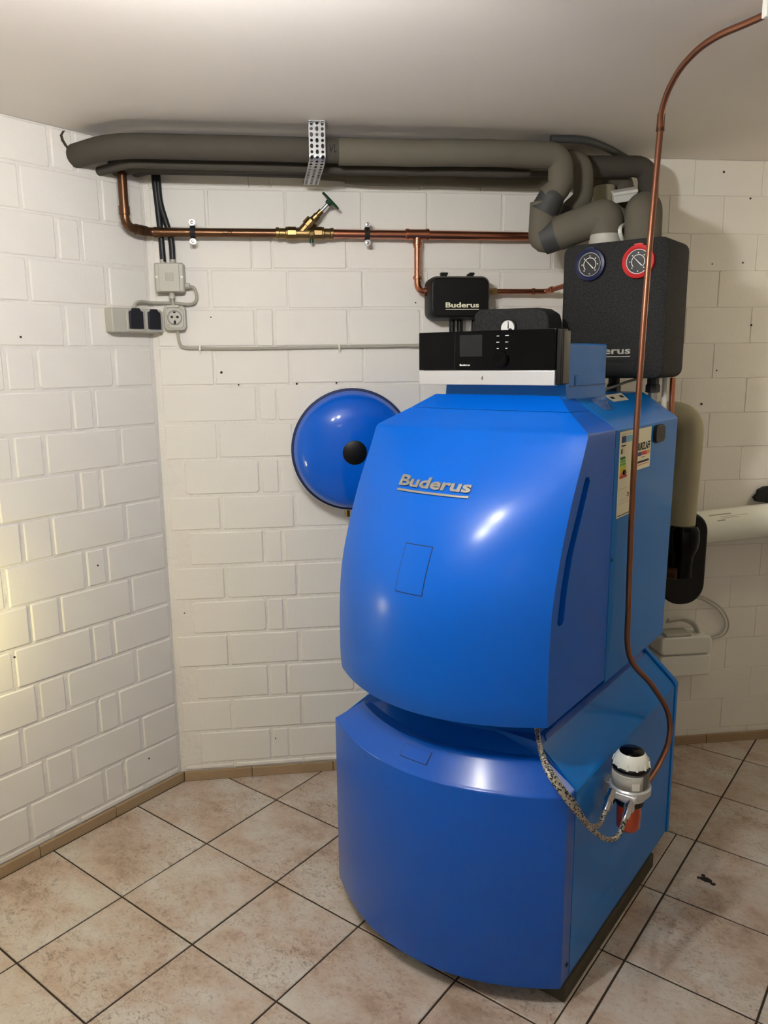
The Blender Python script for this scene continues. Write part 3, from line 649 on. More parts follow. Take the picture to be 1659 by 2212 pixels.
# pipes below the group that carry it
for v, u in ((1.285, 0.735), (1.405, 0.735)):
    part(MB().cyl((v, u, 0.95), (v, u, 1.452), 0.014), 'riser_pipe', M['steel'], pg)
    part(MB().lathe((v, u, 1.405), (0, 0, 1), [(0.014, 0), (0.022, 0.002), (0.022, 0.022), (0.018, 0.026), (0.018, 0.045)], 8), 'union_nut', M['tape'], pg, smooth=20)
single(MB().cyl((1.452, 0.770, 0.90), (1.452, 0.770, 1.449), 0.0085), 'copper_riser', M['copper'], (1.452, 0.77, 0.9), 'thin vertical copper pipe below the right end of the pump group', 'pipe', 'B')
single(MB().cyl((1.428, 0.775, 0.90), (1.428, 0.775, 1.449), 0.0085), 'white_riser', M['white_gloss'], (1.428, 0.775, 0.9), 'thin vertical white pipe beside the copper one below the pump group', 'pipe', 'B')
single(MB().tube(smooth_path([(1.225, 0.60, 1.415), (1.30, 0.625, 1.418), (1.345, 0.68, 1.438), (1.375, 0.70, 1.448)]), 0.004, 8), 'sensor_wire', M['grey_cable'], (1.3, 0.65, 1.41), 'thin grey wire rising from the boiler top below the pump group', 'wire', 'B')

# ================================================================ SAFETY GROUP (small black block with white gauge)
sg = thing('safety_group', (1.04, 0.51, 1.41), 'small black foam block with white round gauge behind the control panel', 'safety group', 'B')
pl = [(0.945, 1.410), (1.190, 1.410), (1.190, 1.612), (1.182, 1.637), (1.155, 1.652), (0.965, 1.656), (0.945, 1.640)]
mb = MB().prism(pl, lambda a, b: (a, 0.46, b), lambda a, b: (a, 0.56, b)); part(mb, 'foam_cover', M['epp'], sg, bevel=0.008)
gg = part(MB().lathe((1.066, 0.462, 1.598), (0, -1, 0), [(0.026, 0), (0.026, 0.012), (0.0225, 0.013), (0.0225, 0.004)], 32), 'gauge', M['black'], sg)
part(MB().lathe((1.066, 0.462, 1.598), (0, -1, 0), [(0.023, 0.002), (0.023, 0.009), (0, 0.009)], 32), 'gauge_dial', M['dial_white'], sg, gg)
part(MB().prism([(1.065, 1.596), (1.069, 1.596), (1.068, 1.617), (1.066, 1.617)], lambda a, b: (a, 0.4535, b), lambda a, b: (a, 0.4525, b)), 'gauge_needle', M['ink'], sg, gg, smooth=0)
part(MB().lathe((1.074, 0.4525, 1.590), (0, -1, 0), [(0.007, 0), (0.007, 0.001), (0, 0.001)], 16), 'gauge_hub', M['ink'], sg, gg)

# ================================================================ EXPANSION VESSEL
EX, EZ, ER = 0.645, 1.213, 0.212
ev = thing('expansion_vessel', (EX, 0.0, EZ), 'round flat blue expansion vessel on the brick wall behind the boiler', 'expansion vessel')
A = (0, -1, 0)
part(MB().lathe((EX, 0, EZ), A, [(0.13, 0.012), (0.17, 0.02), (0.196, 0.045), (0.199, 0.072)], 64), 'rear_shell', M['vessel_blue'], ev, smooth=40)
part(MB().lathe((EX, 0, EZ), A, [(0.199, 0.060), (0.2085, 0.061), (0.2105, 0.0640), (0.2105, 0.069), (0.2090, 0.072), (0.199, 0.072)], 72), 'clamping_ring', M['white'], ev, smooth=50)
dome = [(0.1975, 0.076), (0.1975, 0.094), (0.192, 0.101)]
for k in range(1, 15):
    a = R(90*k/14); dome.append((0.192*math.cos(a)**0.9 if k < 14 else 0.0, 0.101+0.066*math.sin(a)))
part(MB().lathe((EX, 0, EZ), A, [(0.197, 0.070), (0.2065, 0.0725), (0.2065, 0.080), (0.197, 0.082)], 72), 'dark_gap_ring', M['seam'], ev, smooth=50)
part(MB().lathe((EX, 0, EZ), A, dome, 72), 'front_dome', M['vessel_blue'], ev, smooth=40)
part(MB().lathe((EX, 0, EZ), A, [(0.040, 0.155), (0.040, 0.1675), (0.036, 0.170), (0, 0.170)], 36), 'centre_cap', M['black'], ev)
part(MB().box((EX-0.05, -0.02, EZ-0.10), (EX+0.05, 0.0, EZ+0.10)), 'wall_bracket', M['steel'], ev)
part(MB().tube([(EX-0.02, -0.05, EZ-0.19), (EX-0.02, -0.05, EZ-0.235)], 0.009, 12), 'valve', M['brass'], ev)

# ================================================================ COPPER WATER PIPE ON THE WALL
cw = thing('copper_water_pipe', (0.7, 0.0, 1.72), 'copper water pipe with brass fittings running along the brick wall under the insulated pipes', 'pipe')
PY, PZ = -0.045, 1.914
def Bw(v, u, z): return B(v, u, z)
# left: vertical on the left wall, elbow, run along the left wall, bend along the back wall
bendpt = Vector((0.019, PY, PZ))          # where the two runs meet
lu = -0.108
p_v = Bw(0.045, lu, 2.11); p_e = Bw(0.045, lu, PZ+0.004)
pth = round_path([p_v, p_e, bendpt, (0.42, PY, PZ)], 0.035, 8)
part(MB().tube(pth, 0.0142, 18), 'pipe_run', M['copper_old'], cw, smooth=40)
def sleeve(a, b, r, nm, mt): part(MB().tube([a, b], r, 18), nm, mt, cw, bevel=0.0008)
d1 = (p_v-p_e).normalized(); d2 = (bendpt-p_e).normalized()
sleeve(p_e+d1*0.036, p_e+d1*0.062, 0.0165, 'solder_socket', M['copper_old']); sleeve(p_e+d2*0.034, p_e+d2*0.058, 0.0165, 'solder_socket', M['copper_old'])
sleeve(bendpt-d2*0.040, bendpt-d2*0.014, 0.0165, 'solder_socket', M['copper_old']); sleeve(bendpt+Vector((0.012, 0, 0)), bendpt+Vector((0.032, 0, 0)), 0.0165, 'solder_socket', M['copper_old'])
part(MB().tube([(0.58, PY, PZ), (1.42, PY, PZ-0.004)], 0.0142, 18), 'pipe_run', M['copper'], cw)
# handwritten mark
mb = text_mb('CW', lambda x, y, s: (lambda a: Vector((0.246+0.032*x, PY-(0.0153 if s > 0 else 0.012)*math.cos(a), PZ+(0.0153 if s > 0 else 0.012)*math.sin(a))))((y-0.5)*0.9+0.1), bold=0.0); part(mb, 'pen_mark', M['ink'], cw, smooth=0)
# slanted seat valve
vb = part(MB().tube([(0.455, PY, PZ), (0.560, PY, PZ)], 0.0185, 20), 'shut_off_valve', M['brass'], cw, label='brass slanted valve with green handwheel')
for a, b, r in ((0.413, 0.424, 0.0185), (0.424, 0.444, 0.0165), (0.444, 0.450, 0.0205), (0.450, 0.478, 0.0215), (0.535, 0.562, 0.0215), (0.562, 0.568, 0.0205), (0.568, 0.588, 0.0165), (0.588, 0.599, 0.0185)):
    part(MB().tube([(a, PY, PZ), (b, PY, PZ)], r, 10 if r > 0.021 else 20), 'fitting', M['brass'], cw, vb, bevel=0.0012, smooth=25)
vo = Vector((0.492, PY, PZ)); vd = Vector((0.70, -0.13, 0.69)).normalized()
part(MB().lathe(vo, vd, [(0.017, 0), (0.017, 0.030), (0.021, 0.032), (0.021, 0.055), (0.014, 0.058), (0.012, 0.062), (0.012, 0.078), (0.009, 0.080), (0.009, 0.098)], 14), 'bonnet', M['brass'], cw, vb, smooth=25)
part(MB().cyl(vo+vd*0.095, vo+vd*0.135, 0.0055, 14), 'stem', M['steel'], cw, vb)
part(MB().lathe(vo, vd, [(0.009, 0.125), (0.011, 0.128), (0.012, 0.134), (0.030, 0.137), (0.0345, 0.136), (0.036, 0.139), (0.0345, 0.143), (0.012, 0.143), (0, 0.142)], 28), 'handwheel', M['green'], cw, vb)
part(MB().lathe((0.527, PY-0.016, PZ-0.004), (0.1, -1, 0), [(0.009, 0), (0.009, 0.010), (0.006, 0.013), (0, 0.013)], 12), 'drain_plug', M['brass'], cw, vb)
part(MB().cyl((0.527, PY, PZ-0.018), (0.527, PY, PZ-0.030), 0.006, 12), 'drain_plug', M['green'], cw, vb)
# tee, branch, elbow to the filling unit
TXX = 0.874
for a, b in ((TXX-0.038, TXX-0.028), (TXX+0.028, TXX+0.038)): sleeve(Vector((a, PY, PZ)), Vector((b, PY, PZ)), 0.0185, 'press_bead', M['copper'])
sleeve(Vector((TXX-0.040, PY, PZ)), Vector((TXX+0.040, PY, PZ)), 0.0165, 'tee', M['copper'])
sleeve(Vector((TXX, PY, PZ)), Vector((TXX, PY, PZ-0.042)), 0.0128, 'tee', M['copper'])
sleeve(Vector((TXX, PY, PZ-0.026)), Vector((TXX, PY, PZ-0.034)), 0.0150, 'press_bead', M['copper'])
pth = round_path([(TXX, PY, PZ-0.02), (TXX, PY, 1.733), (0.945, PY, 1.733)], 0.028, 8)
part(MB().tube(pth, 0.0106, 16), 'pipe_run', M['copper'], cw, smooth=40)
sleeve(Vector((TXX, PY, 1.772)), Vector((TXX, PY, 1.782)), 0.0142, 'press_bead', M['copper']); sleeve(Vector((0.897, PY, 1.733)), Vector((0.905, PY, 1.733)), 0.0142, 'press_bead', M['copper'])
part(MB().tube([(0.908, PY, 1.733), (0.936, PY, 1.733)], 0.0135, 6), 'union_nut', M['brass'], cw, smooth=20)
# after the filling unit
part(MB().tube([(1.09, PY, 1.733), (1.145, PY, 1.733)], 0.0115, 6), 'union_nut', M['brass'], cw, smooth=20)
pth = round_path([(1.10, PY, 1.733), (1.315, PY, 1.733), (1.335, -0.075, 1.738), (1.42, -0.21, 1.765)], 0.02, 6)
part(MB().tube(pth, 0.0085, 14), 'pipe_run', M['copper'], cw, smooth=40)
sleeve(Vector((1.268, PY, 1.733)), Vector((1.278, PY, 1.733)), 0.0112, 'press_bead', M['copper']); sleeve(Vector((1.325, -0.061, 1.7355)), Vector((1.332, -0.071, 1.7375)), 0.0112, 'press_bead', M['copper'])

# pipe clamps
def clamp(x, lab):
    t = thing('pipe_clamp', (x, 0, PZ), lab, 'pipe clamp', group='pipe clamps')
    part(MB().lathe((x-0.008, PY, PZ), (1, 0, 0), [(0.0148, 0), (0.019, 0), (0.0205, 0.003), (0.0205, 0.013), (0.019, 0.016), (0.0148, 0.016)], 24), 'rubber_lining', M['rubber'], t)
    part(MB().lathe((x-0.006, PY, PZ), (1, 0, 0), [(0.0195, 0), (0.0218, 0), (0.0218, 0.012), (0.0195, 0.012)], 24), 'clamp_band', M['rubber'], t)
    for s in (-1, 1):
        ear = part(MB().prism(rounded_rect(x-0.010, x+0.010, PZ+s*0.0285-0.009, PZ+s*0.0285+0.009, 0.0085, 5), lambda a, b: (a, PY-0.008, b), lambda a, b: (a, PY-0.014, b)), 'clamp_ear', M['steel'], t)
        part(MB().lathe((x, PY-0.014, PZ+s*0.0285), (0, -1, 0), [(0.0058, 0), (0.0055, 0.003), (0.003, 0.0035), (0.0025, 0.002), (0, 0.002)], 14), 'screw', M['chrome'], t, ear)
    part(MB().cyl((x, PY+0.02, PZ), (x, 0.0, PZ), 0.005, 10), 'threaded_rod', M['steel'], t)
clamp(0.152, 'pipe clamp left of the brass valve, near the wall corner'); clamp(0.708, 'pipe clamp right of the brass valve, before the tee')

# ================================================================ FILLING UNIT
fu = thing('filling_unit', (1.012, 0, 1.642), 'black plastic box lettered Buderus on the wall above the control panel', 'filling unit')
mb = MB(); o1 = rounded_rect(0.905, 1.110, 1.640, 1.778, 0.026, 4); o2 = rounded_rect(0.913, 1.102, 1.648, 1.770, 0.022, 4); n = len(o1)
vs = [(a, -0.004, b) for a, b in o1]+[(a, -0.085, b) for a, b in o1]+[(a, -0.104, b) for a, b in o2]
fs = [list(range(n)), list(range(2*n, 3*n))]
for k in range(2): fs += [[k*n+i, k*n+(i+1) % n, (k+1)*n+(i+1) % n, (k+1)*n+i] for i in range(n)]
part(mb.add(vs, fs), 'cover', M['black'], fu, bevel=0.003, smooth=40)
part(text_mb('Buderus', lambda x, y, s: Vector((0.958+0.112*x, -0.1035-(0.0018 if s > 0 else 0), 1.677+0.0165*y)), bold=0.025), 'lettering', M['cream'], fu, smooth=0)
part(MB().box((0.958, -0.1055, 1.670), (1.070, -0.103, 1.6722)), 'underline', M['cream'], fu, smooth=0)
for x in (0.962, 1.052):
    part(MB().box((x-0.012, -0.060, 1.772), (x+0.010, -0.045, 1.788)).box((x-0.012+0.008*(x > 1), -0.060, 1.785), (x+0.013, -0.040, 1.793)), 'clip', M['black'], fu, bevel=0.002)
for x, mt in ((0.992, 'black'), (1.018, 'black'), (1.050, 'clear'), (1.066, 'black')):
    part(MB().cyl((x, -0.05, 1.642), (x, -0.05, 1.58), 0.0105, 16), 'drain_tube', M[mt], fu)

# ================================================================ ELECTRICAL
jb = thing('junction_box', (0.070, 0, 1.735), 'grey square junction box on the wall under two black conduits', 'junction box')
bx = part(MB().box((0.024, -0.048, 1.731), (0.116, -0.001, 1.822)), 'box_body', M['grey_plastic'], jb, bevel=0.006)
part(MB().box((0.038, -0.0515, 1.733), (0.102, -0.046, 1.820)), 'lid', M['grey_plastic'], jb, bevel=0.002)
part(MB().box((0.058, -0.0522, 1.766), (0.084, -0.0505, 1.790)), 'embossed_field', M['grey_cable'], jb, bevel=0.0006)
for x in (0.031, 0.109): part(MB().lathe((x, -0.048, 1.778), (0, -1, 0), [(0.004, 0), (0.004, 0.0012), (0.0015, 0.0006), (0, 0.0006)], 12), 'screw', M['white'], jb)
for p, q in (((0.050, -0.025, 1.820), (0.050, -0.025, 1.834)), ((0.081, -0.025, 1.820), (0.081, -0.025, 1.834)), ((0.072, -0.025, 1.733), (0.072, -0.025, 1.712)), ((0.114, -0.025, 1.752), (0.130, -0.025, 1.752))):
    part(MB().cyl(p, q, 0.0095, 18), 'cable_gland', M['grey_plastic'], jb, bevel=0.001)
for k, (x0, x1, lab) in enumerate(((0.046, 0.052, 'left one of two black conduits rising from the junction box'), (0.056, 0.082, 'right one of two black conduits rising from the junction box'))):
    pth = smooth_path([(x1-0.001, -0.025, 1.826), (x1-0.003, -0.024, 1.90), (x0-0.002, -0.022, 2.0), (x0-0.006, -0.022, 2.063), (x0-0.007, -0.020, 2.10)])
    single(MB().tube(pth, 0.0095, 14), 'conduit', M['conduit'], (x1, -0.025, 1.826), lab, 'conduit', group='black conduits')
# round-cornered socket
so = thing('power_socket', (0.077, 0, 1.608), 'grey single power socket with round recess below the junction box', 'socket')
part(MB().prism(rounded_rect(0.043, 0.113, 1.612, 1.690, 0.014, 4), lambda a, b: (a, -0.001, b), lambda a, b: (a, -0.034, b)), 'housing', M['grey_plastic'], so, bevel=0.004)
part(MB().prism(rounded_rect(0.050, 0.106, 1.619, 1.683, 0.012, 4), lambda a, b: (a, -0.03, b), lambda a, b: (a, -0.0375, b)), 'face_plate', M['grey_plastic'], so, bevel=0.002)
rc = part(MB().lathe((0.078, -0.0375, 1.652), (0, -1, 0), [(0.0215, -0.002), (0.0215, 0.0025), (0.0195, 0.0025), (0.0180, -0.001), (0, -0.001)], 32), 'recess', M['grey_plastic'], so)
part(MB().lathe((0.078, -0.0375, 1.652), (0, -1, 0), [(0.0225, -0.002), (0.0232, 0.0006), (0.0214, 0.0006), (0.0214, -0.003)], 32), 'recess_joint', M['tape'], so, rc)
for p, r in (((0.069, 1.654), 0.0042), ((0.087, 1.654), 0.0042), ((0.078, 1.640), 0.0036)):
    part(MB().lathe((p[0], -0.0370, p[1]), (0, -1, 0), [(r, 0), (r, 0.0012), (0, 0.0012)], 10), 'pin_hole', M['ink'], so, rc)
for z in (1.6695, 1.6345): part(MB().box((0.0745, -0.0412, z-0.0025), (0.0815, -0.037, z+0.0025)), 'earth_contact', M['ink'], so, rc, smooth=0)
part(MB().box((0.055, -0.042, 1.683), (0.094, -0.028, 1.692)), 'lid_hinge', M['grey_plastic'], so, bevel=0.002)
for p in ((0.099, 1.676), (0.057, 1.628)): part(MB().lathe((p[0], -0.0378, p[1]), (0, -1, 0), [(0.004, 0), (0.004, 0.001), (0.002, 0.0004), (0, 0.0004)], 10), 'screw', M['grey_cable'], so)
# double socket with dark flaps on the left wall
ds = thing('double_socket', (0.0, -0.083, 1.60), 'double power socket with two dark flaps on the diagonal wall beside the corner', 'socket', 'B')
part(MB().prism(rounded_rect(-0.176, 0.010, 1.603, 1.678, 0.006, 3), lambda a, b: (0.0006, a, b), lambda a, b: (0.040, a, b)), 'housing', M['grey_plastic'], ds, bevel=0.004)
for a0, a1, f0, f1 in ((-0.127, -0.062, -0.120, -0.070), (-0.058, 0.008, -0.050, -0.004)):
    fr = part(MB().prism(rounded_rect(a0, a1, 1.606, 1.675, 0.006, 3), lambda a, b: (0.038, a, b), lambda a, b: (0.046, a, b)), 'socket_frame', M['grey_plastic'], ds, bevel=0.002)
    pl = [(f0, 1.615), (f1, 1.615), (f1, 1.667), (f1-0.008, 1.671), (f1-0.012, 1.678), (f0+0.012, 1.678), (f0+0.008, 1.671), (f0, 1.667)]
    part(MB().prism(pl, lambda a, b: (0.044, a, b), lambda a, b: (0.053, a, b)), 'flap', M['dark_flap'], ds, fr, bevel=0.002)
# cables
single(MB().tube(smooth_path([B(0.022, -0.082, 1.676), B(0.02, -0.074, 1.694), B(0.018, -0.050, 1.702), B(0.016, -0.015, 1.700), (0.03, -0.014, 1.700), (0.075, -0.012, 1.699), (0.12, -0.013, 1.695), (0.143, -0.016, 1.702), (0.150, -0.020, 1.722), (0.144, -0.025, 1.745), (0.128, -0.025, 1.752)]), 0.005, 10), 'cable', M['grey_cable'], (0.06, 0, 1.70), 'short grey cable looping from the double socket to the side of the junction box', 'cable')
single(MB().tube([(0.072, -0.025, 1.713), (0.074, -0.020, 1.688)], 0.0052, 10), 'cable', M['grey_cable'], (0.072, -0.02, 1.69), 'very short grey cable between the junction box and the round socket', 'cable')
single(MB().tube(smooth_path([(0.082, -0.018, 1.613), (0.083, -0.012, 1.585), (0.088, -0.009, 1.566), (0.104, -0.008, 1.556), (0.15, -0.008, 1.5545), (0.26, -0.008, 1.553), (0.42, -0.009, 1.5535), (0.62, -0.008, 1.555), (0.76, -0.012, 1.556), (0.88, -0.03, 1.558), (0.94, -0.14, 1.558), (0.955, -0.29, 1.548), B(0.99, 0.42, 1.535), B(1.05, 0.40, 1.525)]), 0.0048, 10), 'cable', M['grey_cable'], (0.5, 0, 1.55), 'long grey cable running along the wall to the control panel', 'cable')
for x, lab in ((0.150, 'cable clip nearest the power socket'), (0.612, 'cable clip on the wall above the expansion vessel')):
    t = MB().box((x-0.0035, -0.015, 1.546), (x+0.0035, 0.0, 1.5635)).box((x-0.003, -0.010, 1.538), (x+0.003, 0.0, 1.547)); single(t, 'cable_clip', M['white'], (x, 0, 1.55), lab, 'cable clip', group='cable clips', bevel=0.0012)

# ================================================================ INSULATED PIPES UNDER THE CEILING
def wavy(a, b, n, amp): 
    a = Vector(a); b = Vector(b); out = []
    for k in range(n+1):
        t = k/n; p = a+(b-a)*t; q = math.sin(t*9.3+a.y*40)*amp+math.sin(t*21+a.y*13)*amp*0.5; out.append(p+Vector((0, 0, q if 0 < k < n else 0)))
    return out
VN = Vector((CS, -SN, 0))
def entry(y, z, off=0.12):
    """pipe starts in the left wall, leaves it square and bends along the back wall at depth y"""
    # point on left wall so that going `off` along its normal reaches depth y
    u = (y+off*SN)/CS; p = Vector((u*SN, u*CS, z)); return p - VN*0.02, p+VN*off
# VL supply pipe
t = thing('supply_pipe', (0.6, -0.285, 2.06), 'front grey insulated supply pipe under the ceiling, marked VL', 'pipe')
e0, e1 = entry(-0.285, 2.108, 0.175)
pth = round_path([e0, e1, (0.40, -0.285, 2.108), (0.62, -0.285, 2.106)], 0.22, 14)
part(MB().tube(pth, 0.0335, 22), 'insulation_sleeve', M['insul_dark'], t, smooth=50)
VX = 1.272
low = Vector((1.228, -0.262, 1.868)); in1 = Vector(B(1.252, 0.705, 0)); in1z = 1.925
pth = round_path(wavy((0.603, -0.285, 2.104), (VX-0.10, -0.285, 2.108), 10, 0.0012)+[(VX, -0.285, 2.106), (VX, -0.285, 2.015), (1.232, -0.275, 1.985)], 0.045, 8)
part(MB().tube(pth, 0.0372, 24), 'insulation_sleeve', M['insul'], t, smooth=50)
mb = text_mb('VL', lambda x, y, s: (lambda a: Vector((0.572+0.024*x+0.003*y, -0.285-(0.0352 if s > 0 else 0.030)*math.cos(a), 2.106+(0.0352 if s > 0 else 0.030)*math.sin(a))))((y-0.5)*0.62-0.05), bold=0.004); part(mb, 'pen_mark', M['ink'], t, smooth=0)
pth = round_path([(1.268, -0.283, 2.03), (1.246, -0.279, 1.985), (1.226, -0.270, 1.945)], 0.03, 6); part(MB().tube(pth, [0.030]+[0.0405]*(len(pth)-2)+[0.0435], 22), 'tape_wrap', M['tape'], t, smooth=50)
pth = round_path([(1.230, -0.268, 1.975), low, low+(Vector((in1.x, in1.y, in1z))-low)*0.2], 0.02, 5)
part(MB().tube(pth, 0.0435, 22), 'insulation_elbow', M['insul'], t, smooth=50)
dd = (Vector((in1.x, in1.y, in1z))-low)
part(MB().tube([low+dd*0.02, low+dd*0.42], [0.047, 0.0495], 24), 'tape_wrap', M['tape'], t, smooth=50)
pth = round_path([low+dd*0.25, (in1.x, in1.y, in1z), (in1.x, in1.y, 1.868)], 0.052, 9)
part(MB().tube(pth, 0.050, 28), 'insulation_elbow', M['insul'], t, smooth=50)
part(MB().lathe((in1.x, in1.y, 1.836), (0, 0, 1), [(0.052, 0), (0.047, 0.022), (0.0475, 0.026), (0.046, 0.034)], 32), 'plastic_collar', M['grey_plastic'], t)
# second hook
t = thing('insulated_hook_pipe', (1.38, -0.205, 1.9), 'grey insulated pipe bend directly behind the supply pipe elbow', 'pipe')
pth = round_path([(1.15, -0.205, 2.112), (1.372, -0.205, 2.112), (1.376, -0.205, 2.000), (1.335, -0.19, 1.965), (1.325, -0.17, 1.86)], 0.045, 8)
part(MB().tube(pth, 0.031, 22), 'insulation_sleeve', M['insul'], t, smooth=50)
part(MB().tube([(1.345, -0.194, 1.97), (1.334, -0.189, 1.945)], 0.0335, 20), 'tape_wrap', M['tape'], t)
# return pipe: long run with right elbow into the pump group
t = thing('return_pipe', (0.8, -0.14, 2.06), 'grey insulated return pipe behind the supply pipe, dropping into the right of the pump group', 'pipe')
e0, e1 = entry(-0.135, 2.105, 0.10); in2 = Vector(B(1.362, 0.705, 0))
pth = round_path([e0, e1]+wavy((0.3, -0.135, 2.105), (1.15, -0.135, 2.108), 8, 0.001)+[(1.617, -0.14, 2.115), (1.617, -0.145, 1.985)], 0.05, 8)
part(MB().tube(pth, 0.0325, 20), 'insulation_sleeve', M['insul_dark'], t, smooth=50)
pth = round_path([(1.617, -0.135, 1.985), (in2.x+0.055, in2.y+0.13, 1.945), (in2.x, in2.y, 1.925), (in2.x, in2.y, 1.837)], 0.05, 9)
part(MB().tube(pth, [0.047]+[0.0515]*(len(pth)-1), 28), 'insulation_elbow', M['insul'], t, smooth=50)
# wall-side pipe
t = thing('insulated_wall_pipe', (0.8, -0.06, 2.05), 'lowest dark grey insulated pipe next to the wall, behind the other ceiling pipes', 'pipe')
e0, e1 = entry(-0.060, 2.108, 0.06)
pth = round_path([e0, e1, (0.25, -0.060, 2.108), (0.60, -0.058, 2.104)], 0.05, 6); part(MB().tube(pth, 0.026, 18), 'insulation_sleeve', M['insul_dark'], t, smooth=50)
pth = round_path([(0.56, -0.060, 2.100), (0.64, -0.060, 2.098)]+wavy((0.70, -0.060, 2.093), (1.30, -0.060, 2.093), 8, 0.0015)+[(1.566, -0.062, 2.092), (1.569, -0.066, 2.03), (1.569, -0.07, 1.86)], 0.035, 7); part(MB().tube(pth, [0.026, 0.028]+[0.033]*(len(pth)-2), 20), 'insulation_sleeve', M['insul'], t, smooth=50)
# small pipe in the gap over it
e0, e1 = entry(-0.215, 2.078, 0.15)
single(MB().tube(round_path([e0, e1, (0.5, -0.21, 2.074), (1.14, -0.205, 2.072), (1.20, -0.20, 2.078)], 0.05, 6), 0.0135, 14), 'thin_insulated_pipe', M['insul_dark'], (0.6, -0.21, 2.06), 'thin dark insulated pipe running below the gap between the ceiling pipes', 'pipe')
e0, e1 = entry(-0.08, 2.158, 0.06)
single(MB().tube(round_path([e0, e1, (0.5, -0.09, 2.158), (1.30, -0.08, 2.158)], 0.05, 6), 0.0135, 14), 'ceiling_conduit', M['tape'], (0.6, -0.08, 2.15), 'dark conduit squeezed between ceiling and insulated pipes', 'conduit')
# cables and things behind the elbows
single(MB().tube(smooth_path([(1.25, -0.25, 2.161), (1.36, -0.24, 2.162), (1.46, -0.17, 2.160), (1.56, -0.08, 2.155), (1.62, -0.05, 2.145)]), 0.011, 12), 'ceiling_cable', M['tape'], (1.4, -0.2, 2.16), 'dark grey cable on the ceiling above the pipe elbows', 'cable')
single(MB().lathe((1.497, -0.075, 1.80), (0, 0, 1), [(0.036, 0), (0.036, 0.262), (0.034, 0.266)], 24), 'beige_pipe_stub', M['insul_beige'], (1.497, -0.075, 1.8), 'short beige vertical pipe on the wall behind the elbows', 'pipe')
for k, x in enumerate((1.588, 1.604)):
    single(MB().tube([(x, -0.022, 2.105), (x+0.035, -0.020, 2.05), (x+0.045, -0.020, 1.95)], 0.0045, 8), 'grey_wall_cable', M['steel'], (x, -0.02, 2.05), ('left', 'right')[k]+' one of two grey wall cables seen between the right pipe elbows', 'cable', group='grey cables behind the elbows')
t = thing('white_connector_box', (1.53, -0.16, 2.0), 'small white connector box with white cable between the two big pipe elbows', 'connector box')
c0 = Vector((1.528, -0.165, 2.020)); ax = Vector((0.93, -0.25, 0.12)).normalized(); ay = Vector((0.2, 0.9, 0.35)).normalized(); az = ax.cross(ay).normalized(); ay = az.cross(ax)
mb = MB(); mb.box((-0.036, -0.022, -0.016), (0.036, 0.022, 0.016)); mb.v = [c0+ax*p.x+ay*p.y+az*p.z for p in mb.v]; part(mb, 'housing', M['white'], t, bevel=0.004)
mb = MB(); mb.box((-0.039, -0.025, 0.006), (0.039, 0.025, 0.018)); mb.v = [c0+ax*p.x+ay*p.y+az*p.z for p in mb.v]; part(mb, 'lid', M['white'], t, bevel=0.004)
part(MB().tube(smooth_path([c0+ax*0.03-az*0.008, c0+ax*0.040+Vector((0, -0.03, -0.03)), c0+ax*0.030+Vector((-0.002, -0.06, -0.08)), B(1.305, 0.68, 1.88), B(1.31, 0.70, 1.836)]), 0.0058, 10), 'cable', M['white'], t)

# perforated hanger strap
hg = thing('perforated_strap', (0.54, -0.33, 2.175), 'perforated galvanised metal strap holding the insulated pipes to the ceiling', 'strap')
path = [Vector((0.541, -0.300, 2.1735)), Vector((0.541, -0.332, 2.1725)), Vector((0.540, -0.332, 2.158)), Vector((0.540, -0.333, 2.078)), Vector((0.539, -0.325, 2.068)), Vector((0.535, -0.28, 2.056)), Vector((0.530, -0.18, 2.052)), Vector((0.528, -0.08, 2.055)), Vector((0.527, -0.03, 2.075))]
L = [0]
for a, b in zip(path, path[1:]): L.append(L[-1]+(b-a).length)
def on_path(s):
    s = max(0, min(L[-1], s))
    for k in range(len(path)-1):
        if s <= L[k+1]+1e-9:
            t_ = (s-L[k])/(L[k+1]-L[k]); return path[k]+(path[k+1]-path[k])*t_
    return path[-1]
sm = MB(); W_, CW_, CL = 0.0255, 0.0155, 0.0150
ncell = int(L[-1]/CL); CL = L[-1]/ncell
def spt(s, x): p = on_path(s); return p+Vector((x, 0, 0))
for r_ in range(ncell):
    s0, s1 = r_*CL, (r_+1)*CL
    for c in range(3):
        x0, x1 = -0.0232+c*CW_, -0.0232+(c+1)*CW_
        if r_ == 0: sm.add([spt(s0, x0), spt(s0, x1), spt(s1, x1), spt(s1, x0)], [[0, 1, 2, 3]]); continue
        xc, sc = (x0+x1)/2, (s0+s1)/2
        oval = (r_+c) % 2 == 0
        hr, hs = (0.0048, 0.0068) if oval else (0.0046, 0.0044)
        outer = [(x0, s0), (xc, s0), (x1, s0), (x1, sc), (x1, s1), (xc, s1), (x0, s1), (x0, sc)]
        inner = [(xc+hr*math.cos(a), sc+hs*math.sin(a)) for a in [R(225+45*k) for k in range(8)]]
        sm.add([spt(b, a) for a, b in outer]+[spt(b, a) for a, b in inner], [[k, (k+1) % 8, 8+(k+1) % 8, 8+k] for k in range(8)])
so_ = part(sm, 'strap_band', M['steel'], hg, smooth=0); md = so_.modifiers.new('Solidify', 'SOLIDIFY'); md.thickness = 0.0016
for x in (0.525, 0.558): part(MB().lathe((x, -0.316, 2.1725), (0, 0, -1), [(0.007, 0), (0.007, 0.003), (0.004, 0.004), (0, 0.004)], 6), 'bolt', M['steel'], hg, smooth=0)

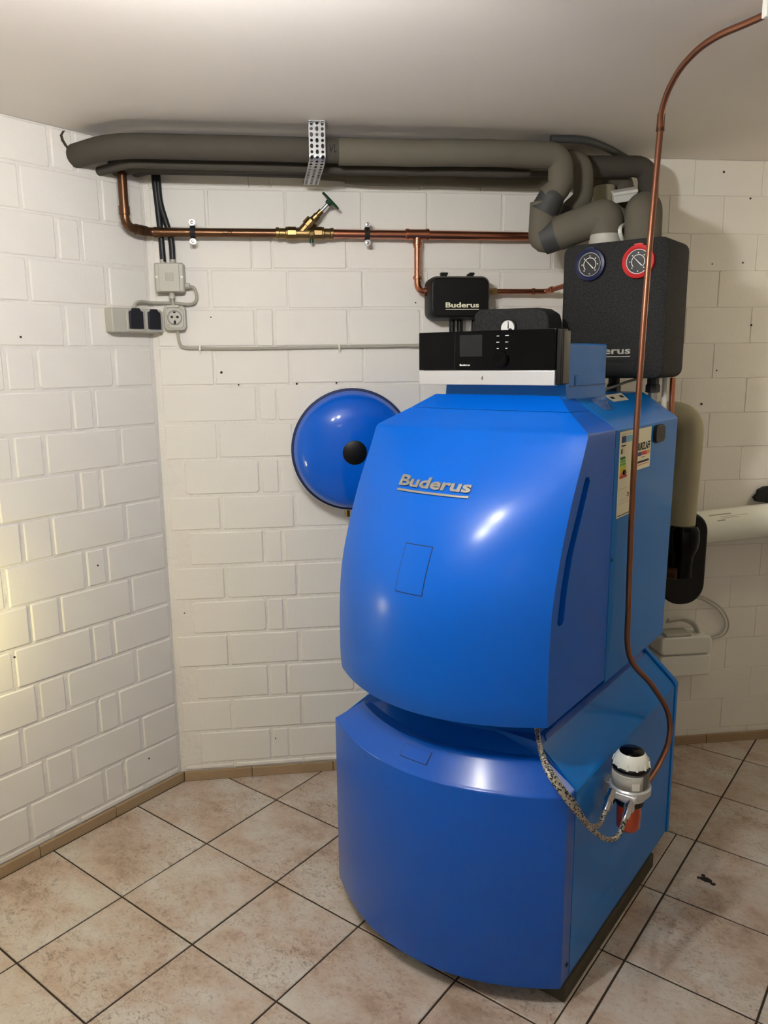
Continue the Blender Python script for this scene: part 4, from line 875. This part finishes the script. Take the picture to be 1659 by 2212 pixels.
# ================================================================ OIL LINE, FILTER, HOSES
OV = 1.521
oil = [(1.375*1.0, 0, 0)]
W1 = [Vector((1.45, -1.42, 2.150)), Vector((1.368, -1.156, 2.150)), Vector((1.325, -1.03, 2.146)), Vector((1.31, -0.93, 2.130))]
O = [B(OV, 0.338, 2.035), B(OV, 0.322, 1.90), B(OV, 0.304, 1.74), B(OV, 0.285, 1.445), B(OV, 0.277, 1.193), B(OV+0.004, 0.277, 0.90), B(OV+0.010, 0.287, 0.745), B(OV+0.045, 0.375, 0.640), B(OV+0.072, 0.440, 0.545), B(OV+0.085, 0.425, 0.475), B(OV+0.088, 0.33, 0.436), B(OV+0.088, 0.200, 0.425)]
# arch from the drop to the ceiling clip
A_ = [B(OV, 0.338, 2.035), Vector((1.300, -0.800, 2.085))]
apath = [Vector((1.46, -1.46, 2.150)), Vector((1.368, -1.156, 2.150)), Vector((1.322, -1.045, 2.147)), Vector((1.308, -0.96, 2.132)), Vector((1.311, -0.885, 2.105)), Vector((1.318, -0.838, 2.070))]
ot = thing('copper_oil_line', tuple(B(OV, 0.28, 1.2)), 'long thin copper oil line hanging from the ceiling down the right side of the boiler', 'pipe')
part(MB().tube(smooth_path(apath+[O[0]], 8), 0.0072, 12), 'upper_pipe', M['copper_oil'], ot, smooth=50)
part(MB().tube(smooth_path(O, 8), 0.0074, 12), 'lower_pipe', M['copper_oil'], ot, smooth=50)
part(MB().tube([O[0]+Vector((0, -0.001, 0.034)), O[0]+Vector((0, 0, 0.004)), O[0]+Vector((0, 0, -0.004))], [0.0088, 0.0092, 0.0098], 14), 'soldered_joint', M['copper_old'], ot, smooth=50)
single(MB().box((1.352, -1.176, 2.138), (1.384, -1.160, 2.175)), 'ceiling_pipe_clip', M['white'], (1.368, -1.168, 2.175), 'white pipe clip holding the copper oil line to the ceiling', 'pipe clip', bevel=0.003)
cl = B(OV, 0.2765, 1.225)
single(MB().lathe((UV1, 0.2625, 1.228), (1, 0, 0), [(0.0035, 0.0), (0.0065, 0.0), (0.0065, 0.005), (0.0035, 0.005)], 16), 'cable_tie_ring', M['black'], (UV1, 0.2625, 1.228), 'small black holder ring behind the copper line on the boiler side', 'ring', 'B')

FV, FU = 1.612, 0.105
of = thing('oil_filter', (FV, FU, 0.33), 'oil filter and deaerator with white dome and orange cup on the boiler side', 'oil filter', 'B')
ax = (0, 0, 1)
part(MB().lathe((FV, FU, 0.375), ax, [(0, -0.058), (0.008, -0.0575), (0.020, -0.052), (0.0255, -0.042), (0.0262, -0.015), (0.0262, 0.035)], 32), 'orange_cup', M['amber'], of, smooth=50)
part(MB().lathe((FV, FU, 0.375), ax, [(0.003, -0.066), (0.003, -0.05)], 8), 'drain_tip', M['black'], of)
part(MB().lathe((FV, FU, 0.400), ax, [(0.029, 0), (0.031, 0.003), (0.031, 0.018), (0.027, 0.020)], 32), 'cup_nut', M['black'], of)
part(MB().lathe((FV, FU, 0.418), ax, [(0.028, 0), (0.034, 0.002), (0.034, 0.010), (0.041, 0.014), (0.044, 0.020), (0.044, 0.036), (0.041, 0.040)], 36), 'metal_head', M['silver'], of, smooth=30)
part(MB().box((FV-0.056, FU-0.018, 0.424), (FV-0.02, FU+0.018, 0.452)), 'bracket_arm', M['steel'], of, bevel=0.003)
part(MB().box((FV+0.002, FU+0.030, 0.405), (FV+0.012, FU+0.052, 0.448)), 'head_lug', M['silver'], of, bevel=0.003)
part(MB().lathe((FV, FU, 0.456), ax, [(0.0385, 0), (0.0385, 0.050), (0.037, 0.053)], 40), 'clear_housing', M['clear'], of, smooth=40)
part(MB().lathe((FV, FU, 0.457), ax, [(0.034, 0), (0.034, 0.050)], 32), 'float_chamber', M['dial_black'], of)
lbl = MB(); rowa = [[(FV+0.0392*math.cos(R(a)), FU+0.0392*math.sin(R(a)), z) for a in range(-190, -20, 10)] for z in (0.459, 0.500)]
lbl.grid(rowa); lo = part(lbl, 'wrap_label', M['grey_plastic'], of); md = lo.modifiers.new('Solidify', 'SOLIDIFY'); md.thickness = 0.0004; md.offset = 1
for z, a0, a1 in ((0.4935, -130, -60), (0.4895, -120, -75), (0.466, -140, -90), (0.470, -140, -100)):
    g2 = MB().grid([[(FV+0.0399*math.cos(R(a)), FU+0.0399*math.sin(R(a)), z+d) for a in range(a0, a1, 8)] for d in (0, 0.0012)]); part(g2, 'printed_line', M['grey_cable'], of, lo)
g2 = MB().grid([[(FV+0.0399*math.cos(R(a)), FU+0.0399*math.sin(R(a)), z) for a in range(-66, -34, 8)] for z in (0.462, 0.482)]); part(g2, 'printed_field', M['white'], of, lo)
part(MB().lathe((FV, FU, 0.506), ax, [(0.0395, 0), (0.0405, 0.003), (0.0405, 0.009), (0.038, 0.012)], 40), 'black_ring', M['black'], of)
dm = part(MB().lathe((FV, FU, 0.516), ax, [(0.0385, 0), (0.0375, 0.010), (0.034, 0.022), (0.029, 0.031), (0.0255, 0.036)], 40), 'white_dome', M['white_gloss'], of, smooth=50)
part(MB().lathe((FV, FU, 0.549), ax, [(0.0258, 0), (0.0262, 0.003), (0.0235, 0.006), (0, 0.0075)], 36), 'black_cap', M['black_glass'], of, smooth=50)
for k in range(12):
    a = R(30*k+8); c = Vector((FV+0.0385*math.cos(a), FU+0.0385*math.sin(a), 0.516)); d = Vector((FV+0.0365*math.cos(a), FU+0.0365*math.sin(a), 0.532))
    part(MB().tube([c, d], [0.0028, 0.0012], 8), 'dome_rib', M['white_gloss'], of, dm)
# match the real proportions: a little wider and shorter, and seat it on its bracket
for ob in of.o.children_recursive:
    for vv in ob.data.vertices: vv.co = Vector((vv.co.x*1.12, vv.co.y*1.12, vv.co.z*0.90))
of.base.z += 0.0493
of.place(of.o)
conn = []
for p0 in (Vector((1.586, 0.055, 0.480)), Vector((1.632, 0.060, 0.474))):
    dr = Vector((0.0, -0.82, -0.57)).normalized()
    cn = part(MB().lathe(p0, dr, [(0.0105, -0.010), (0.0105, 0.010), (0.0125, 0.011), (0.0125, 0.022), (0.010, 0.024)], 6), 'union_nut', M['chrome'], of, smooth=20)
    part(MB().lathe(p0, dr, [(0.0088, 0.024), (0.0096, 0.028), (0.0088, 0.032), (0.0096, 0.036), (0.0080, 0.046)], 16), 'hose_ferrule', M['chrome'], of, cn)
    conn.append((p0, dr))
part(MB().box((1.574, 0.054, 0.470), (1.644, 0.085, 0.488)), 'connector_block', M['silver'], of, bevel=0.004)
(h0, d0), (h1, d1_) = conn
HS = [(1.438, -0.060, 0.715), (1.452, -0.088, 0.667), (1.520, -0.186, 0.645), (1.562, -0.204, 0.613), (1.590, -0.181, 0.563)]
h_rear = [Vector(q)+Vector((-0.006, 0.012, 0.004)) for q in HS]+[Vector((1.598, -0.130, 0.505)), Vector((1.594, -0.070, 0.462)), Vector((1.588, -0.020, 0.440))]
h_front = [Vector(q)+Vector((0.006, -0.006, -0.002)) for q in HS]+[Vector((1.614, -0.130, 0.492)), Vector((1.626, -0.070, 0.442)), Vector((1.632, -0.020, 0.427))]
single(MB().tube(smooth_path(h_rear+[h0+d0*0.058, h0+d0*0.040], 8), 0.0058, 12), 'braided_hose', M['braid'], (1.58, -0.1, 0.45), 'braided steel oil hose to the rear connector of the oil filter', 'hose', 'B', group='braided hoses')
single(MB().tube(smooth_path(h_front+[h1+d1_*0.058, h1+d1_*0.040], 8), 0.0058, 12), 'braided_hose', M['braid'], (1.60, -0.1, 0.42), 'braided steel oil hose to the front connector of the oil filter', 'hose', 'B', group='braided hoses')

# ================================================================ BEHIND THE BOILER, RIGHT
YB = -0.22
t = thing('beige_insulated_pipe', (1.765, YB, 0.95), 'thick beige insulated pipe with elbow behind the right side of the boiler', 'pipe')
part(MB().tube(round_path([(1.48, YB+0.03, 1.318), (1.772, YB, 1.318), (1.762, YB, 0.93)], 0.065, 10), 0.0465, 28), 'insulation_sleeve', M['insul_beige'], t, smooth=50)
t = thing('black_valve_shell', (1.80, YB, 0.62), 'glossy black insulating shell at the lower end of the beige pipe', 'pipe shell')
part(MB().prism(rounded_rect(1.705, 1.862, 0.655, 0.985, 0.072, 8), lambda a, b: (a, YB+0.085, b), lambda a, b: (a, YB-0.005, b)), 'shell', M['black'], t, bevel=0.008)
part(MB().lathe((1.762, YB-0.02, 0.93), (0, 0, -1), [(0.044, -0.015), (0.052, 0.0), (0.055, 0.03), (0.052, 0.06), (0.04, 0.09), (0.036, 0.12), (0.036, 0.165)], 28), 'elbow_shell', M['black_glass'], t, smooth=50)
part(MB().tube([(1.690, YB-0.04, 0.786), (1.722, YB-0.065, 0.786)], 0.020, 18), 'brown_pipe_end', M['copper_old'], t)
t = thing('flue_pipe', (2.0, -0.09, 0.85), 'white plastic flue pipe running along the wall at the right', 'pipe')
fa = Vector((1.72, -0.085, 0.884)); fb = Vector((2.62, -0.085, 0.950)); fd = (fb-fa).normalized()
part(MB().tube([fa, fb], 0.0615, 40), 'pipe_run', M['white_gloss'], t, smooth=50)
fp = fa+fd*0.475; part(MB().tube([fp, fp+fd*0.05], [0.0650, 0.0655], 40), 'socket_ring', M['white_gloss'], t, smooth=50)
def fl_text(x0, w, h, s0, ang):
    upv = Vector((0, -math.sin(ang), math.cos(ang))); 
    return lambda x, y, s: (lambda a, r: fa+fd*(x0+w*x)+Vector((0, -r*math.cos(a), r*math.sin(a))))(ang+h*(y-0.5), 0.0620 if s > 0 else 0.060)
for x0, w, h, a in ((0.20, 0.085, 0.10, 0.95), (0.235, 0.11, 0.03, 0.78), (0.24, 0.07, 0.03, 0.68), (0.225, 0.03, 0.09, 0.55)):
    r0 = [[fa+fd*(x0+w*k/4)+Vector((0, -0.0618*math.cos(a+h*q), 0.0618*math.sin(a+h*q))) for k in range(5)] for q in (-0.5, 0.5)]
    g2 = MB().grid([[p for p in r] for r in r0]); o = part(g2, 'printed_line', M['grey_cable'], t)
single(MB().prism([(2.205+0.050*math.cos(2*math.pi*k/11)*random.uniform(.7, 1.2), 0.995+0.035*math.sin(2*math.pi*k/11)*random.uniform(.7, 1.2)) for k in range(11)], lambda a, b: (a, 0.002, b), lambda a, b: (a, -0.02, b)), 'wall_opening_seal', M['rubber'], (2.205, -0.01, 0.995), 'ragged black seal in the wall above the white flue pipe', 'seal')
# condensate pump on the wall
t = thing('condensate_pump', (1.90, -0.06, 0.325), 'white condensate pump box on the wall under the flue pipe', 'pump')
part(MB().prism(rounded_rect(1.78, 1.985, 0.325, 0.410, 0.012, 4), lambda a, b: (a, -0.001, b), lambda a, b: (a, -0.095, b)), 'tank', M['white'], t, bevel=0.008)
part(MB().prism(rounded_rect(1.78, 1.983, 0.413, 0.485, 0.018, 4), lambda a, b: (a, -0.001, b), lambda a, b: (a, -0.098, b)), 'lid', M['white'], t, bevel=0.008)
part(MB().box((1.982, -0.07, 0.43), (1.998, -0.03, 0.462)), 'outlet', M['white'], t, bevel=0.003)
for k in range(2):
    part(MB().tube(smooth_path([(1.82, -0.05-0.015*k, 0.53+0.012*k), (1.88, -0.05-0.015*k, 0.535+0.012*k), (1.925, -0.05-0.015*k, 0.515+0.01*k), (1.948, -0.05-0.015*k, 0.48)]), 0.006, 10), 'inlet_hose', M['grey_plastic'], t)
part(MB().box((1.80, -0.096, 0.485), (1.90, -0.03, 0.497)), 'lid_rib', M['grey_plastic'], t, bevel=0.003)
single(MB().tube(smooth_path([(1.93, -0.012, 0.62), (1.99, -0.012, 0.605), (2.06, -0.012, 0.56), (2.095, -0.012, 0.50), (2.085, -0.012, 0.455), (2.04, -0.012, 0.438), (1.992, -0.03, 0.446)], 8), 0.003, 8), 'condensate_hose', M['grey_plastic'], (2.05, -0.012, 0.5), 'thin looping hose on the wall beside the condensate pump, outer loop', 'hose', group='thin condensate hoses')
single(MB().tube(smooth_path([(1.94, -0.010, 0.608), (1.985, -0.010, 0.596), (2.05, -0.010, 0.552), (2.082, -0.010, 0.50), (2.073, -0.010, 0.462), (2.035, -0.010, 0.447), (1.994, -0.04, 0.452)], 8), 0.003, 8), 'condensate_hose', M['grey_plastic'], (2.04, -0.010, 0.5), 'thin looping hose on the wall beside the condensate pump, inner loop', 'hose', group='thin condensate hoses')

# ================================================================ LAMPS (assumed or added, out of view)
def bulb_mat(name, rgb, s):
    return mat(name, rgb, 0.5, emit=rgb, estr=s)
lx, ly, lz = LAMP_POS  # unseen double-bulb lamp, assumed from the highlights and cast shadows
lt = thing('assumed_ceiling_lamp', (lx, ly, HC), 'assumed double-bulb ceiling lamp in front of the boiler', 'lamp')
bmw = bulb_mat('assumed_glow_white', (255, 253, 250), LAMP_STRENGTH)
part(MB().lathe((lx, ly, HC), (0, 0, -1), [(0.14, 0), (0.14, 0.02), (0.13, 0.028)], 32), 'lamp_base', M['white'], lt)
for s in (-1, 1):
    part(MB().cyl((lx+s*0.10, ly+s*0.06, HC-0.02), (lx+s*0.10, ly+s*0.06, lz+0.03), 0.014, 16), 'lamp_socket', M['white'], lt)
    part(MB().lathe((lx+s*0.10, ly+s*0.06, lz+0.034), (0, 0, -1), [(0.012, 0), (0.018, 0.012), (0.028, 0.034), (0.029, 0.048), (0.022, 0.064), (0.010, 0.072), (0, 0.074)], 20), 'bulb', bmw, lt, smooth=60)
# assumed warm lamp for the glow low on the left wall, outside the picture
wp = B(0.14, -0.86, 0.80)
wl = thing('assumed_wall_lamp', tuple(B(0, -0.86, 0.80)), 'assumed small warm wall lamp, out of view on the diagonal brick wall', 'lamp')
part(MB().cyl(B(0.0, -0.86, 0.80), B(0.02, -0.86, 0.80), 0.04, 20), 'lamp_base', M['white'], wl)
part(MB().cyl(B(0.015, -0.86, 0.80), B(0.125, -0.86, 0.80), 0.012, 14), 'lamp_arm', M['white'], wl)
part(MB().lathe(wp, (0, 0, 1), [(0.07*math.cos(R(a)), 0.07*math.sin(R(a))) for a in range(-90, 91, 15)], 24), 'bulb', bulb_mat('assumed_glow_warm', (255, 238, 160), GLOW_STRENGTH), wl, smooth=60)
# second ceiling lamp, unseen and assumed, further back in the room
rx, ry = 0.20, -3.15
rl = thing('assumed_round_lamp', (rx, ry, HC), 'assumed round white ceiling lamp in the rear of the room', 'lamp')
part(MB().lathe((rx, ry, HC), (0, 0, -1), [(0.13, 0), (0.13, 0.02)], 32), 'lamp_base', M['white'], rl)
part(MB().lathe((rx, ry, HC-0.02), (0, 0, -1), [(0.12, 0), (0.115, 0.03), (0.08, 0.055), (0, 0.065)], 32), 'lamp_shade', bulb_mat('assumed_glow_round', (255, 253, 250), ROOM_STRENGTH), rl, smooth=60)

# unseen fill lamp added on the right wall to brighten the boiler's side
rp = Vector((2.90, -0.55, 1.75))
rw = thing('right_fill_lamp', (3.0, -0.55, 1.75), 'added fill lamp on the right wall that brightens the boiler side', 'lamp')
part(MB().cyl((3.0, -0.55, 1.75), (2.98, -0.55, 1.75), 0.045, 20), 'lamp_base', M['white'], rw)
part(MB().cyl((2.985, -0.55, 1.75), (2.93, -0.55, 1.75), 0.012, 14), 'lamp_arm', M['white'], rw)
part(MB().lathe(rp, (0, 0, 1), [(0.06*math.cos(R(a)), 0.06*math.sin(R(a))) for a in range(-90, 91, 15)], 24), 'bulb', bulb_mat('fill_glow_right', (255, 244, 216), RIGHT_FILL_STRENGTH), rw, smooth=60)
